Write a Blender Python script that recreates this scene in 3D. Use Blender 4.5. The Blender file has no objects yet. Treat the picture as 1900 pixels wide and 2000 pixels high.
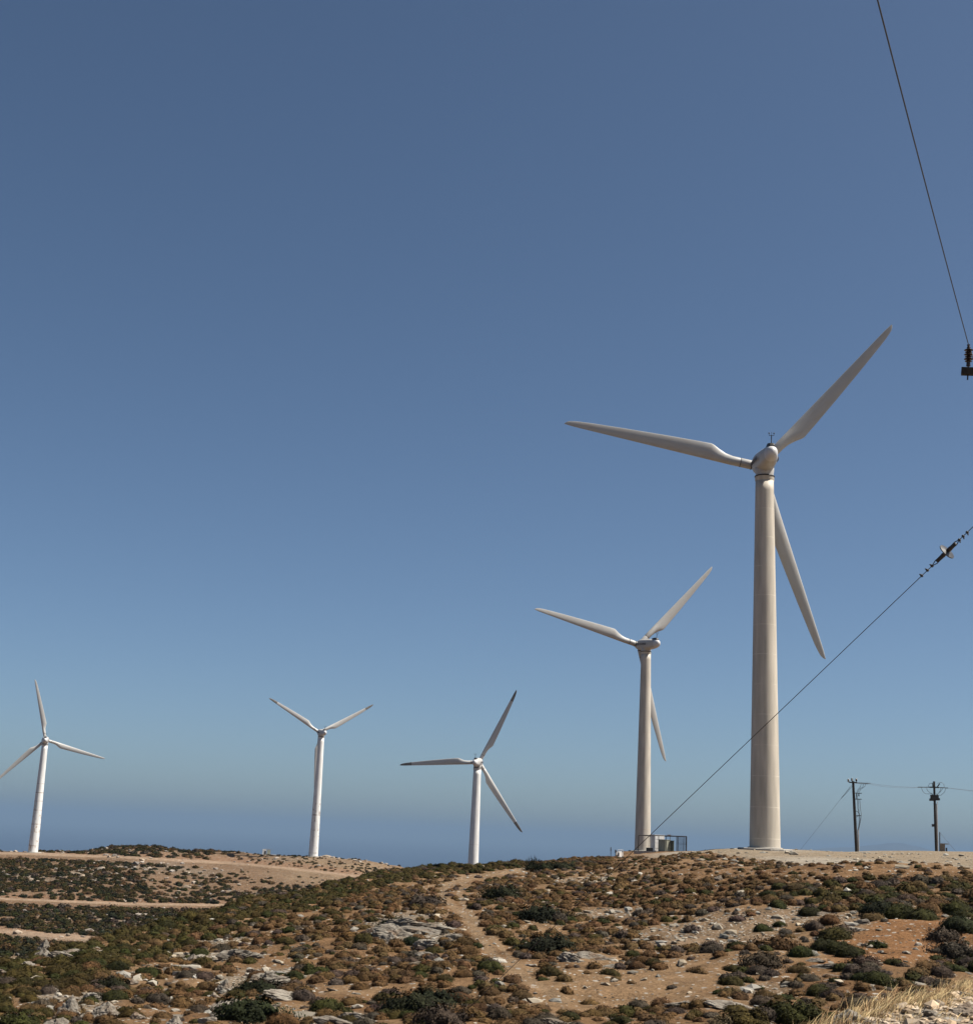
import bpy, bmesh, math, random
import numpy as np
from mathutils import Vector, Matrix

# ------------------------------------------------------------------ camera, sky, sun, exposure
SC = bpy.context.scene
COL = SC.collection
F, CX, CY = 2751.0, 950.0, 1000.0            # focal length and centre, in pixels of the 1900 x 2000 photograph
PITCH, ROLL = math.radians(12.9), math.radians(2.53)
_fwd = np.array([0, math.cos(PITCH), math.sin(PITCH)])
_r0 = np.array([1.0, 0, 0]); _u0 = np.cross(_r0, _fwd)
UP = math.cos(ROLL) * _u0 - math.sin(ROLL) * _r0
RT = math.cos(ROLL) * _r0 + math.sin(ROLL) * _u0
FW = _fwd
cam_data = bpy.data.cameras.new('camera')
cam = bpy.data.objects.new('camera', cam_data); COL.objects.link(cam)
cam.matrix_world = Matrix(((RT[0], UP[0], -FW[0], 0), (RT[1], UP[1], -FW[1], 0), (RT[2], UP[2], -FW[2], 0), (0, 0, 0, 1)))
cam_data.sensor_fit = 'VERTICAL'; cam_data.sensor_height = 36.0
cam_data.lens = 36.0 * F / 2000.0
cam_data.clip_start = 0.3; cam_data.clip_end = 300000.0
SC.camera = cam

SUN_B, SUN_E = math.radians(95.0), math.radians(56.0)       # bearing clockwise from +Y, elevation
world = bpy.data.worlds.new("World"); SC.world = world; world.use_nodes = True
wn = world.node_tree; wn.nodes.clear()
sky = wn.nodes.new('ShaderNodeTexSky'); sky.sky_type = 'NISHITA'; sky.sun_disc = False
sky.sun_elevation = SUN_E; sky.sun_rotation = SUN_B
sky.altitude = 400; sky.air_density = 0.62; sky.dust_density = 1.3; sky.ozone_density = 2.4
bg = wn.nodes.new('ShaderNodeBackground'); bg.inputs['Strength'].default_value = 0.0535
wo = wn.nodes.new('ShaderNodeOutputWorld')
wb = wn.nodes.new('ShaderNodeMix'); wb.data_type = 'RGBA'; wb.blend_type = 'MULTIPLY'; wb.inputs['Factor'].default_value = 1.0
wb.inputs['B'].default_value = (0.945, 1.02, 1.0, 1)          # white balance of the photograph
wn.links.new(sky.outputs[0], wb.inputs['A']); wn.links.new(wb.outputs['Result'], bg.inputs[0]); wn.links.new(bg.outputs[0], wo.inputs[0])
sun_data = bpy.data.lights.new('sun', 'SUN'); sun_data.energy = 5.0; sun_data.angle = math.radians(0.53)
sun_data.color = (1.0, 0.94, 0.85)
sun = bpy.data.objects.new('sun', sun_data); COL.objects.link(sun)
S = Vector((math.sin(SUN_B) * math.cos(SUN_E), math.cos(SUN_B) * math.cos(SUN_E), math.sin(SUN_E)))
sun.rotation_euler = S.to_track_quat('Z', 'Y').to_euler()
SC.view_settings.view_transform = 'Standard'; SC.view_settings.look = 'None'
SC.view_settings.exposure = 0.9; SC.view_settings.gamma = 1.0
SC.cycles.volume_bounces = 0; SC.cycles.max_bounces = 6; SC.cycles.diffuse_bounces = 3
SC.render.film_transparent = False

# ------------------------------------------------------------------ helpers
def ray(px, py):
    px = np.asarray(px, float)[..., None]; py = np.asarray(py, float)[..., None]
    return FW + RT * (px - CX) / F - UP * (py - CY) / F

def at(px, py, d):
    """the point on the line of sight of a pixel at horizontal distance d"""
    r = ray(px, py); return r * (np.asarray(d, float) / np.hypot(r[..., 0], r[..., 1]))[..., None]

def proj(P):
    P = np.asarray(P, float); z = P @ FW
    return np.stack([CX + F * (P @ RT) / z, CY - F * (P @ UP) / z], -1)

K = 1900.0 / 1876.0        # measurements taken on a 1876 px wide view

def tag(o, label=None, cat=None, group=None, kind=None):
    if label: o['label'] = label
    if cat: o['category'] = cat
    if group: o['group'] = group
    if kind: o['kind'] = kind
    return o

def empty(name, loc, rz=0.0):
    o = bpy.data.objects.new(name, None); COL.objects.link(o)
    o.location = tuple(loc); o.rotation_euler = (0, 0, rz); o.empty_display_size = 0.2
    return o

def link(name, mesh, parent=None, mat=None):
    o = bpy.data.objects.new(name, mesh); COL.objects.link(o)
    if mat is not None and not mesh.materials: mesh.materials.append(mat)
    if parent is not None: o.parent = parent
    return o

class MB:
    def __init__(self): self.v = []; self.f = []; self.sm = []
    def add(self, vs, fs, smooth=False):
        n = len(self.v); self.v += [tuple(map(float, p)) for p in vs]
        for f in fs: self.f.append([i + n for i in f]); self.sm.append(smooth)
        return self
    def box(self, c, s, ax=None):
        ax = ax or ((1, 0, 0), (0, 1, 0), (0, 0, 1)); c = np.array(c, float); A = np.array(ax, float)
        vs = [c + A[0] * s[0] * i / 2 + A[1] * s[1] * j / 2 + A[2] * s[2] * k / 2 for i in (-1, 1) for j in (-1, 1) for k in (-1, 1)]
        fs = [(0, 1, 3, 2), (4, 6, 7, 5), (0, 4, 5, 1), (2, 3, 7, 6), (0, 2, 6, 4), (1, 5, 7, 3)]
        return self.add(vs, fs)
    def tube(self, pts, r, n=8, smooth=True, caps=True):
        pts = [np.array(p, float) for p in pts]; m = len(pts)
        rs = r if hasattr(r, '__len__') else [r] * m
        vs = []; prev = None
        for i in range(m):
            t = pts[min(i + 1, m - 1)] - pts[max(i - 1, 0)]; t = t / (np.linalg.norm(t) + 1e-12)
            if prev is None:
                a = np.array([0, 0, 1.0]) if abs(t[2]) < 0.9 else np.array([1.0, 0, 0])
            else: a = prev
            u = a - t * (a @ t); u /= np.linalg.norm(u); w = np.cross(t, u); prev = u
            for k in range(n):
                th = 2 * math.pi * k / n
                vs.append(pts[i] + (u * math.cos(th) + w * math.sin(th)) * rs[i])
        fs = []
        for i in range(m - 1):
            for k in range(n):
                a, b = i * n + k, i * n + (k + 1) % n
                fs.append((a, b, b + n, a + n))
        self.add(vs, fs, smooth)
        if caps:
            self.add(vs[:n], [tuple(range(n - 1, -1, -1))]); self.add(vs[-n:], [tuple(range(n))])
        return self
    def lathe(self, prof, n=32, c=(0, 0, 0), smooth=True, cap=True):
        vs = []
        for r, z in prof:
            for k in range(n):
                th = 2 * math.pi * k / n; vs.append((c[0] + r * math.cos(th), c[1] + r * math.sin(th), c[2] + z))
        fs = []
        for i in range(len(prof) - 1):
            for k in range(n):
                a, b = i * n + k, i * n + (k + 1) % n; fs.append((a, b, b + n, a + n))
        self.add(vs, fs, smooth)
        if cap:
            self.add(vs[:n], [tuple(range(n - 1, -1, -1))]); self.add(vs[-n:], [tuple(range(n))])
        return self
    def loft(self, rings, smooth=True, cap=True):
        n = len(rings[0]); vs = [p for r in rings for p in r]; fs = []
        for i in range(len(rings) - 1):
            for k in range(n):
                a, b = i * n + k, i * n + (k + 1) % n; fs.append((a, b, b + n, a + n))
        self.add(vs, fs, smooth)
        if cap:
            self.add(rings[0], [tuple(range(n - 1, -1, -1))]); self.add(rings[-1], [tuple(range(n))])
        return self
    def mesh(self, name, mat=None):
        me = bpy.data.meshes.new(name); me.from_pydata(self.v, [], self.f)
        me.polygons.foreach_set('use_smooth', self.sm); me.update()
        bm = bmesh.new(); bm.from_mesh(me); bmesh.ops.recalc_face_normals(bm, faces=bm.faces); bm.to_mesh(me); bm.free()
        if mat: me.materials.append(mat)
        return me
    def build(self, name, mat, parent=None): return link(name, self.mesh(name, mat), parent)

def np_mesh(name, V, Fc, mat=None, col=None, smooth=False, attrs=None):
    """fast mesh from arrays; Fc is (n,3) or (n,4)"""
    me = bpy.data.meshes.new(name); V = np.asarray(V, np.float32); Fc = np.asarray(Fc, np.int32)
    k = Fc.shape[1]; me.vertices.add(len(V)); me.vertices.foreach_set('co', V.ravel())
    me.loops.add(Fc.size); me.loops.foreach_set('vertex_index', Fc.ravel())
    me.polygons.add(len(Fc)); me.polygons.foreach_set('loop_start', np.arange(0, Fc.size, k, dtype=np.int32))
    me.polygons.foreach_set('loop_total', np.full(len(Fc), k, np.int32))
    me.polygons.foreach_set('use_smooth', np.full(len(Fc), smooth))
    me.update(calc_edges=True)
    if col is not None:
        a = me.color_attributes.new('Col', 'FLOAT_COLOR', 'POINT')
        c4 = np.ones((len(V), 4), np.float32); c4[:, :3] = col; a.data.foreach_set('color', c4.ravel())
    for nm, arr in (attrs or {}).items():
        a = me.attributes.new(nm, 'FLOAT', 'POINT'); a.data.foreach_set('value', np.asarray(arr, np.float32))
    if mat: me.materials.append(mat)
    return me

def hash2(ix, iy, seed):
    h = (ix.astype(np.int64) * 374761393 + iy.astype(np.int64) * 668265263 + seed * 1442695041) & 0x7fffffff
    h = ((h ^ (h >> 13)) * 1274126177) & 0x7fffffff
    return ((h ^ (h >> 16)) & 0xffff) / 65535.0

def vnoise(x, y, s, seed=0):
    x = np.asarray(x) / s; y = np.asarray(y) / s
    ix, iy = np.floor(x), np.floor(y); fx, fy = x - ix, y - iy
    fx = fx * fx * (3 - 2 * fx); fy = fy * fy * (3 - 2 * fy)
    a = hash2(ix, iy, seed); b = hash2(ix + 1, iy, seed); c = hash2(ix, iy + 1, seed); d = hash2(ix + 1, iy + 1, seed)
    return (a * (1 - fx) + b * fx) * (1 - fy) + (c * (1 - fx) + d * fx) * fy - 0.5

def sstep(a, b, x):
    t = np.clip((x - a) / (b - a), 0, 1); return t * t * (3 - 2 * t)

# ------------------------------------------------------------------ materials
def mat_new(name):
    m = bpy.data.materials.new(name); m.use_nodes = True; nt = m.node_tree
    return m, nt, nt.nodes['Principled BSDF'], nt.links

def node(nt, t, **kw):
    n = nt.nodes.new(t)
    for k, v in kw.items(): setattr(n, k, v)
    return n

def mat_paint(name, col, rough=0.5, var=0.08, scale=1.5, spec=0.3, dirt=None, dirt_amt=0.0, metal=0.0):
    """a painted or plain surface with soft blotches and, if asked, streaky dirt"""
    m, nt, b, L = mat_new(name)
    tc = node(nt, 'ShaderNodeTexCoord')
    n1 = node(nt, 'ShaderNodeTexNoise'); n1.inputs['Scale'].default_value = scale; n1.inputs['Detail'].default_value = 5
    L.new(tc.outputs['Object'], n1.inputs['Vector'])
    r = node(nt, 'ShaderNodeMapRange'); r.inputs[1].default_value = 0.3; r.inputs[2].default_value = 0.7
    r.inputs[3].default_value = 1 - var; r.inputs[4].default_value = 1 + var
    L.new(n1.outputs['Fac'], r.inputs[0])
    mx = node(nt, 'ShaderNodeVectorMath', operation='SCALE'); mx.inputs[0].default_value = col
    L.new(r.outputs[0], mx.inputs['Scale']); out = mx.outputs[0]
    if dirt is not None:
        mp = node(nt, 'ShaderNodeMapping'); mp.inputs['Scale'].default_value = (3.0, 3.0, 0.45)
        L.new(tc.outputs['Object'], mp.inputs['Vector'])
        n2 = node(nt, 'ShaderNodeTexNoise'); n2.inputs['Scale'].default_value = 1.6; n2.inputs['Detail'].default_value = 6
        L.new(mp.outputs[0], n2.inputs['Vector'])
        r2 = node(nt, 'ShaderNodeMapRange'); r2.inputs[1].default_value = 0.5; r2.inputs[2].default_value = 0.72; r2.inputs[4].default_value = dirt_amt
        L.new(n2.outputs['Fac'], r2.inputs[0])
        mm = node(nt, 'ShaderNodeMix', data_type='RGBA'); mm.inputs['B'].default_value = (*dirt, 1)
        L.new(r2.outputs[0], mm.inputs['Factor']); L.new(out, mm.inputs['A']); out = mm.outputs['Result']
    L.new(out, b.inputs['Base Color'])
    b.inputs['Roughness'].default_value = rough; b.inputs['Specular IOR Level'].default_value = spec; b.inputs['Metallic'].default_value = metal
    return m

def mat_tower(name, col, rings, ring_col, ring_amt, stain_col, stain_amt, stain_top, seed, ring_w=0.05, fill=None):
    """tower skin: horizontal weld seams at given heights, streaks of grime and rust patches low down"""
    m, nt, b, L = mat_new(name)
    tc = node(nt, 'ShaderNodeTexCoord'); sp = node(nt, 'ShaderNodeSeparateXYZ'); L.new(tc.outputs['Object'], sp.inputs[0])
    mp = node(nt, 'ShaderNodeMapping'); mp.inputs['Scale'].default_value = (1.0, 1.0, 0.12); mp.inputs['Location'].default_value = (seed * 3.1, seed * 1.7, seed)
    L.new(tc.outputs['Object'], mp.inputs['Vector'])
    n1 = node(nt, 'ShaderNodeTexNoise'); n1.inputs['Scale'].default_value = 2.2; n1.inputs['Detail'].default_value = 6; L.new(mp.outputs[0], n1.inputs['Vector'])
    r = node(nt, 'ShaderNodeMapRange'); r.inputs[1].default_value = 0.3; r.inputs[2].default_value = 0.7; r.inputs[3].default_value = 0.80; r.inputs[4].default_value = 1.12
    L.new(n1.outputs['Fac'], r.inputs[0])
    sc = node(nt, 'ShaderNodeVectorMath', operation='SCALE'); sc.inputs[0].default_value = col; L.new(r.outputs[0], sc.inputs['Scale'])
    cur = sc.outputs[0]
    # seams
    tot = None
    for z, w in rings:
        c = node(nt, 'ShaderNodeMath', operation='COMPARE'); c.inputs[1].default_value = z; c.inputs[2].default_value = ring_w * w
        L.new(sp.outputs['Z'], c.inputs[0])
        if tot is None: tot = c.outputs[0]
        else:
            a = node(nt, 'ShaderNodeMath', operation='MAXIMUM'); L.new(tot, a.inputs[0]); L.new(c.outputs[0], a.inputs[1]); tot = a.outputs[0]
    n3 = node(nt, 'ShaderNodeTexNoise'); n3.inputs['Scale'].default_value = 0.9; L.new(tc.outputs['Object'], n3.inputs['Vector'])
    r3 = node(nt, 'ShaderNodeMapRange'); r3.inputs[1].default_value = 0.35; r3.inputs[2].default_value = 0.62; r3.inputs[4].default_value = ring_amt
    L.new(n3.outputs['Fac'], r3.inputs[0])
    f = node(nt, 'ShaderNodeMath', operation='MULTIPLY'); L.new(tot, f.inputs[0]); L.new(r3.outputs[0], f.inputs[1])
    mm = node(nt, 'ShaderNodeMix', data_type='RGBA'); mm.inputs['B'].default_value = (*ring_col, 1)
    L.new(f.outputs[0], mm.inputs['Factor']); L.new(cur, mm.inputs['A']); cur = mm.outputs['Result']
    # rust patches
    if stain_amt > 0:
        mp2 = node(nt, 'ShaderNodeMapping'); mp2.inputs['Scale'].default_value = (1.6, 1.6, 0.8); mp2.inputs['Location'].default_value = (seed, seed * 2, seed * 5)
        L.new(tc.outputs['Object'], mp2.inputs['Vector'])
        n2 = node(nt, 'ShaderNodeTexNoise'); n2.inputs['Scale'].default_value = 1.1; n2.inputs['Detail'].default_value = 4; L.new(mp2.outputs[0], n2.inputs['Vector'])
        r2 = node(nt, 'ShaderNodeMapRange'); r2.inputs[1].default_value = 0.6; r2.inputs[2].default_value = 0.66; r2.inputs[4].default_value = stain_amt
        L.new(n2.outputs['Fac'], r2.inputs[0])
        hz = node(nt, 'ShaderNodeMapRange'); hz.inputs[1].default_value = stain_top; hz.inputs[2].default_value = stain_top - 4
        L.new(sp.outputs['Z'], hz.inputs[0])
        f2 = node(nt, 'ShaderNodeMath', operation='MULTIPLY'); L.new(r2.outputs[0], f2.inputs[0]); L.new(hz.outputs[0], f2.inputs[1])
        m2 = node(nt, 'ShaderNodeMix', data_type='RGBA'); m2.inputs['B'].default_value = (*stain_col, 1)
        L.new(f2.outputs[0], m2.inputs['Factor']); L.new(cur, m2.inputs['A']); cur = m2.outputs['Result']
    L.new(cur, b.inputs['Base Color']); b.inputs['Roughness'].default_value = 0.55; b.inputs['Specular IOR Level'].default_value = 0.25
    return m

def mat_foliage():
    m, nt, b, L = mat_new('shrub_foliage')
    at_ = node(nt, 'ShaderNodeAttribute', attribute_name='Col'); oi = node(nt, 'ShaderNodeObjectInfo')
    r = node(nt, 'ShaderNodeMapRange'); r.inputs[3].default_value = 0.78; r.inputs[4].default_value = 1.22; L.new(oi.outputs['Random'], r.inputs[0])
    s = node(nt, 'ShaderNodeVectorMath', operation='SCALE'); L.new(at_.outputs['Color'], s.inputs[0]); L.new(r.outputs[0], s.inputs['Scale'])
    L.new(s.outputs[0], b.inputs['Base Color']); b.inputs['Roughness'].default_value = 0.85; b.inputs['Specular IOR Level'].default_value = 0.1
    return m

def mat_ground():
    m, nt, b, L = mat_new('hill_soil')
    geo = node(nt, 'ShaderNodeNewGeometry'); ca = node(nt, 'ShaderNodeAttribute', attribute_name='Col'); pa = node(nt, 'ShaderNodeAttribute', attribute_name='peb')
    def noise(sc, det=6, rough=0.6):
        n = node(nt, 'ShaderNodeTexNoise'); n.inputs['Scale'].default_value = sc; n.inputs['Detail'].default_value = det; n.inputs['Roughness'].default_value = rough
        L.new(geo.outputs['Position'], n.inputs['Vector']); return n.outputs['Fac']
    def mr(v, a, b_, c, d):
        r = node(nt, 'ShaderNodeMapRange'); r.inputs[1].default_value = a; r.inputs[2].default_value = b_; r.inputs[3].default_value = c; r.inputs[4].default_value = d
        L.new(v, r.inputs[0]); return r.outputs[0]
    def mul(a, b_):
        n = node(nt, 'ShaderNodeMath', operation='MULTIPLY'); L.new(a, n.inputs[0])
        if isinstance(b_, float): n.inputs[1].default_value = b_
        else: L.new(b_, n.inputs[1])
        return n.outputs[0]
    v = mul(mr(noise(0.9), 0.3, 0.7, 0.72, 1.28), mr(noise(7.0, 4), 0.3, 0.7, 0.7, 1.3))
    s = node(nt, 'ShaderNodeVectorMath', operation='SCALE'); L.new(ca.outputs['Color'], s.inputs[0]); L.new(v, s.inputs['Scale'])
    cur = s.outputs[0]
    # small stones lying in the soil: two sizes of voronoi cells, thinned by noise, more of them where 'peb' is high
    for sc, th, colr in ((2.6, 0.34, (0.30, 0.27, 0.23)), (6.0, 0.36, (0.36, 0.33, 0.28)), (4.2, 0.30, (0.035, 0.03, 0.026))):
        vo = node(nt, 'ShaderNodeTexVoronoi'); vo.inputs['Scale'].default_value = sc; L.new(geo.outputs['Position'], vo.inputs['Vector'])
        d = mr(vo.outputs['Distance'], th, th - 0.10, 0.0, 1.0)
        cs = node(nt, 'ShaderNodeSeparateColor'); L.new(vo.outputs['Color'], cs.inputs[0])
        sub = node(nt, 'ShaderNodeMath', operation='SUBTRACT'); L.new(pa.outputs['Fac'], sub.inputs[0]); L.new(cs.outputs[0], sub.inputs[1])
        k = mul(d, mr(sub.outputs[0], 0.0, 0.05, 0.0, 1.0))
        tint = node(nt, 'ShaderNodeVectorMath', operation='SCALE'); tint.inputs[0].default_value = colr
        L.new(mr(cs.outputs[1], 0, 1, 0.55, 1.15), tint.inputs['Scale'])
        mx = node(nt, 'ShaderNodeMix', data_type='RGBA'); L.new(k, mx.inputs['Factor']); L.new(cur, mx.inputs['A']); L.new(tint.outputs[0], mx.inputs['B']); cur = mx.outputs['Result']
    L.new(cur, b.inputs['Base Color']); b.inputs['Roughness'].default_value = 0.95; b.inputs['Specular IOR Level'].default_value = 0.05
    bp = node(nt, 'ShaderNodeBump'); bp.inputs['Strength'].default_value = 0.7; bp.inputs['Distance'].default_value = 0.25
    L.new(noise(5.0, 8, 0.7), bp.inputs['Height']); L.new(bp.outputs[0], b.inputs['Normal'])
    return m

def mat_rock():
    m, nt, b, L = mat_new('pale_schist')
    tc = node(nt, 'ShaderNodeTexCoord'); oi = node(nt, 'ShaderNodeObjectInfo'); geo = node(nt, 'ShaderNodeNewGeometry')
    mp = node(nt, 'ShaderNodeMapping'); mp.inputs['Scale'].default_value = (1, 1, 2.2); L.new(geo.outputs['Position'], mp.inputs['Vector'])
    n1 = node(nt, 'ShaderNodeTexNoise'); n1.inputs['Scale'].default_value = 3.0; n1.inputs['Detail'].default_value = 8; n1.inputs['Roughness'].default_value = 0.65
    L.new(mp.outputs[0], n1.inputs['Vector'])
    cr = node(nt, 'ShaderNodeValToRGB'); e = cr.color_ramp.elements
    e[0].position = 0.30; e[0].color = (0.055, 0.045, 0.036, 1); e[1].position = 0.72; e[1].color = (0.31, 0.285, 0.24, 1)
    x = e.new(0.45); x.color = (0.18, 0.155, 0.125, 1); x = e.new(0.58); x.color = (0.225, 0.2, 0.165, 1)
    L.new(n1.outputs['Fac'], cr.inputs[0])
    n2 = node(nt, 'ShaderNodeTexNoise'); n2.inputs['Scale'].default_value = 1.3; L.new(geo.outputs['Position'], n2.inputs['Vector'])
    r2 = node(nt, 'ShaderNodeMapRange'); r2.inputs[1].default_value = 0.55; r2.inputs[2].default_value = 0.75; r2.inputs[4].default_value = 0.55; L.new(n2.outputs['Fac'], r2.inputs[0])
    mx = node(nt, 'ShaderNodeMix', data_type='RGBA'); mx.inputs['B'].default_value = (0.18, 0.10, 0.05, 1)
    L.new(r2.outputs[0], mx.inputs['Factor']); L.new(cr.outputs[0], mx.inputs['A'])
    r3 = node(nt, 'ShaderNodeMapRange'); r3.inputs[3].default_value = 0.8; r3.inputs[4].default_value = 1.2; L.new(oi.outputs['Random'], r3.inputs[0])
    r3.inputs[3].default_value = .72; r3.inputs[4].default_value = 1.05
    s = node(nt, 'ShaderNodeVectorMath', operation='SCALE'); L.new(mx.outputs['Result'], s.inputs[0]); L.new(r3.outputs[0], s.inputs['Scale'])
    L.new(s.outputs[0], b.inputs['Base Color']); b.inputs['Roughness'].default_value = 0.9; b.inputs['Specular IOR Level'].default_value = 0.1
    bp = node(nt, 'ShaderNodeBump'); bp.inputs['Strength'].default_value = 0.8; bp.inputs['Distance'].default_value = 0.12
    L.new(n1.outputs['Fac'], bp.inputs['Height']); L.new(bp.outputs[0], b.inputs['Normal'])
    return m

def mat_vcol(name, rough=0.9):
    m, nt, b, L = mat_new(name)
    a = node(nt, 'ShaderNodeAttribute', attribute_name='Col'); L.new(a.outputs['Color'], b.inputs['Base Color'])
    b.inputs['Roughness'].default_value = rough; b.inputs['Specular IOR Level'].default_value = 0.15
    return m

M = {}
M['ground'] = mat_ground(); M['foliage'] = mat_foliage(); M['rock'] = mat_rock()
M['straw'] = mat_vcol('dry_straw', 0.7); M['stone'] = mat_vcol('loose_stone', 0.9)
M['wood'] = mat_paint('tarred_pole_wood', (0.032, 0.026, 0.021), 0.85, 0.35, 6.0, dirt=(0.075, 0.064, 0.055), dirt_amt=0.7)
M['dark_metal'] = mat_paint('dark_weathered_steel', (0.035, 0.033, 0.032), 0.6, 0.25, 5.0, 0.4)
M['pipe'] = mat_paint('galvanised_pipe', (0.33, 0.31, 0.29), 0.5, 0.15, 4.0, 0.5)
M['wire'] = mat_paint('stranded_wire', (0.05, 0.045, 0.042), 0.55, 0.2, 8.0, 0.4)
M['ceramic'] = mat_paint('brown_glazed_ceramic', (0.03, 0.018, 0.013), 0.25, 0.2, 8.0, 0.5)
M['disc'] = mat_paint('grey_glazed_ceramic', (0.055, 0.053, 0.05), 0.3, 0.15, 8.0, 0.5)
M['white'] = mat_paint('white_enamel', (0.554, 0.546, 0.529), 0.5, 0.08, 1.5, dirt=(0.42, 0.34, 0.26), dirt_amt=0.5)
M['blade'] = mat_paint('blade_gelcoat', (0.385, 0.38, 0.362), 0.4, 0.05, 0.5, dirt=(0.36, 0.31, 0.25), dirt_amt=0.55)
M['blade_white'] = mat_paint('white_blade_gelcoat', (0.504, 0.496, 0.470), 0.4, 0.05, 0.5, dirt=(0.45, 0.40, 0.34), dirt_amt=0.45)
M['nacelle'] = mat_paint('nacelle_fibreglass', (0.420, 0.407, 0.382), 0.4, 0.05, 0.7, dirt=(0.34, 0.29, 0.24), dirt_amt=0.4)
M['cap'] = mat_paint('clean_white_fibreglass', (0.521, 0.512, 0.504), 0.4, 0.04, 0.8)
M['black'] = mat_paint('black_vent_plastic', (0.012, 0.012, 0.013), 0.5, 0.2, 4.0)
M['tip'] = mat_paint('grimy_blade_tip', (0.20, 0.185, 0.165), 0.5, 0.3, 3.0, dirt=(0.25, 0.22, 0.2), dirt_amt=0.5)
M['letter'] = mat_paint('faded_grey_lettering', (0.10, 0.10, 0.11), 0.6, 0.2, 6.0)
M['concrete'] = mat_paint('pale_concrete', (0.302, 0.281, 0.248), 0.9, 0.15, 2.0, dirt=(0.2, 0.16, 0.12), dirt_amt=0.5)
M['green'] = mat_paint('dark_green_cabinet_paint', (0.05, 0.058, 0.042), 0.55, 0.15, 3.0, dirt=(0.09, 0.08, 0.06), dirt_amt=0.4)
M['greygreen'] = mat_paint('grey_green_cabinet_paint', (0.30, 0.31, 0.25), 0.55, 0.1, 3.0, dirt=(0.18, 0.15, 0.11), dirt_amt=0.4)
M['green2'] = mat_paint('olive_green_enamel', (0.24, 0.24, 0.19), 0.55, 0.12, 3.0, dirt=(0.1, 0.085, 0.06), dirt_amt=0.4)
M['grey'] = mat_paint('grey_cabinet_paint', (0.22, 0.22, 0.22), 0.55, 0.1, 3.0)
M['shed'] = mat_paint('weathered_shed_boards', (0.23, 0.19, 0.15), 0.85, 0.25, 5.0)
seams = [(2.8 * i + 0.9, 1.0) for i in range(13)]
M['tower_beige'] = mat_tower('beige_tower_paint', (0.475, 0.425, 0.35), seams, (0.60, 0.55, 0.46), 0.75, (0.35, 0.25, 0.16), 0.0, 8, 1.0, 0.035)
M['tower_beige2'] = mat_tower('beige_tower_paint_far', (0.47, 0.43, 0.365), seams, (0.45, 0.37, 0.29), 0.8, (0.35, 0.25, 0.16), 0.0, 8, 2.0, 0.05)
M['tower_rings'] = mat_tower('white_tower_with_rust_rings', (0.66, 0.65, 0.625), [(1.9, .8), (8.0, 1.3), (12.0, .9), (14.6, 1.2), (17.0, .8), (19.6, .6)], (0.26, 0.19, 0.13), 0.85, (0.34, 0.23, 0.14), 0.8, 16, 3.0, 0.12)
M['tower_patch'] = mat_tower('white_tower_with_dark_patches', (0.66, 0.65, 0.625), [(12.0, 1.4), (1.0, .5)], (0.22, 0.17, 0.12), 0.9, (0.22, 0.17, 0.13), 0.8, 19, 7.0, 0.12)
M['tower_white'] = mat_tower('clean_white_tower', (0.66, 0.65, 0.625), [(17.8, .4), (25.5, .3)], (0.4, 0.36, 0.3), 0.6, (0.2, 0.16, 0.12), 0.0, 18, 9.0, 0.1)

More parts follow.
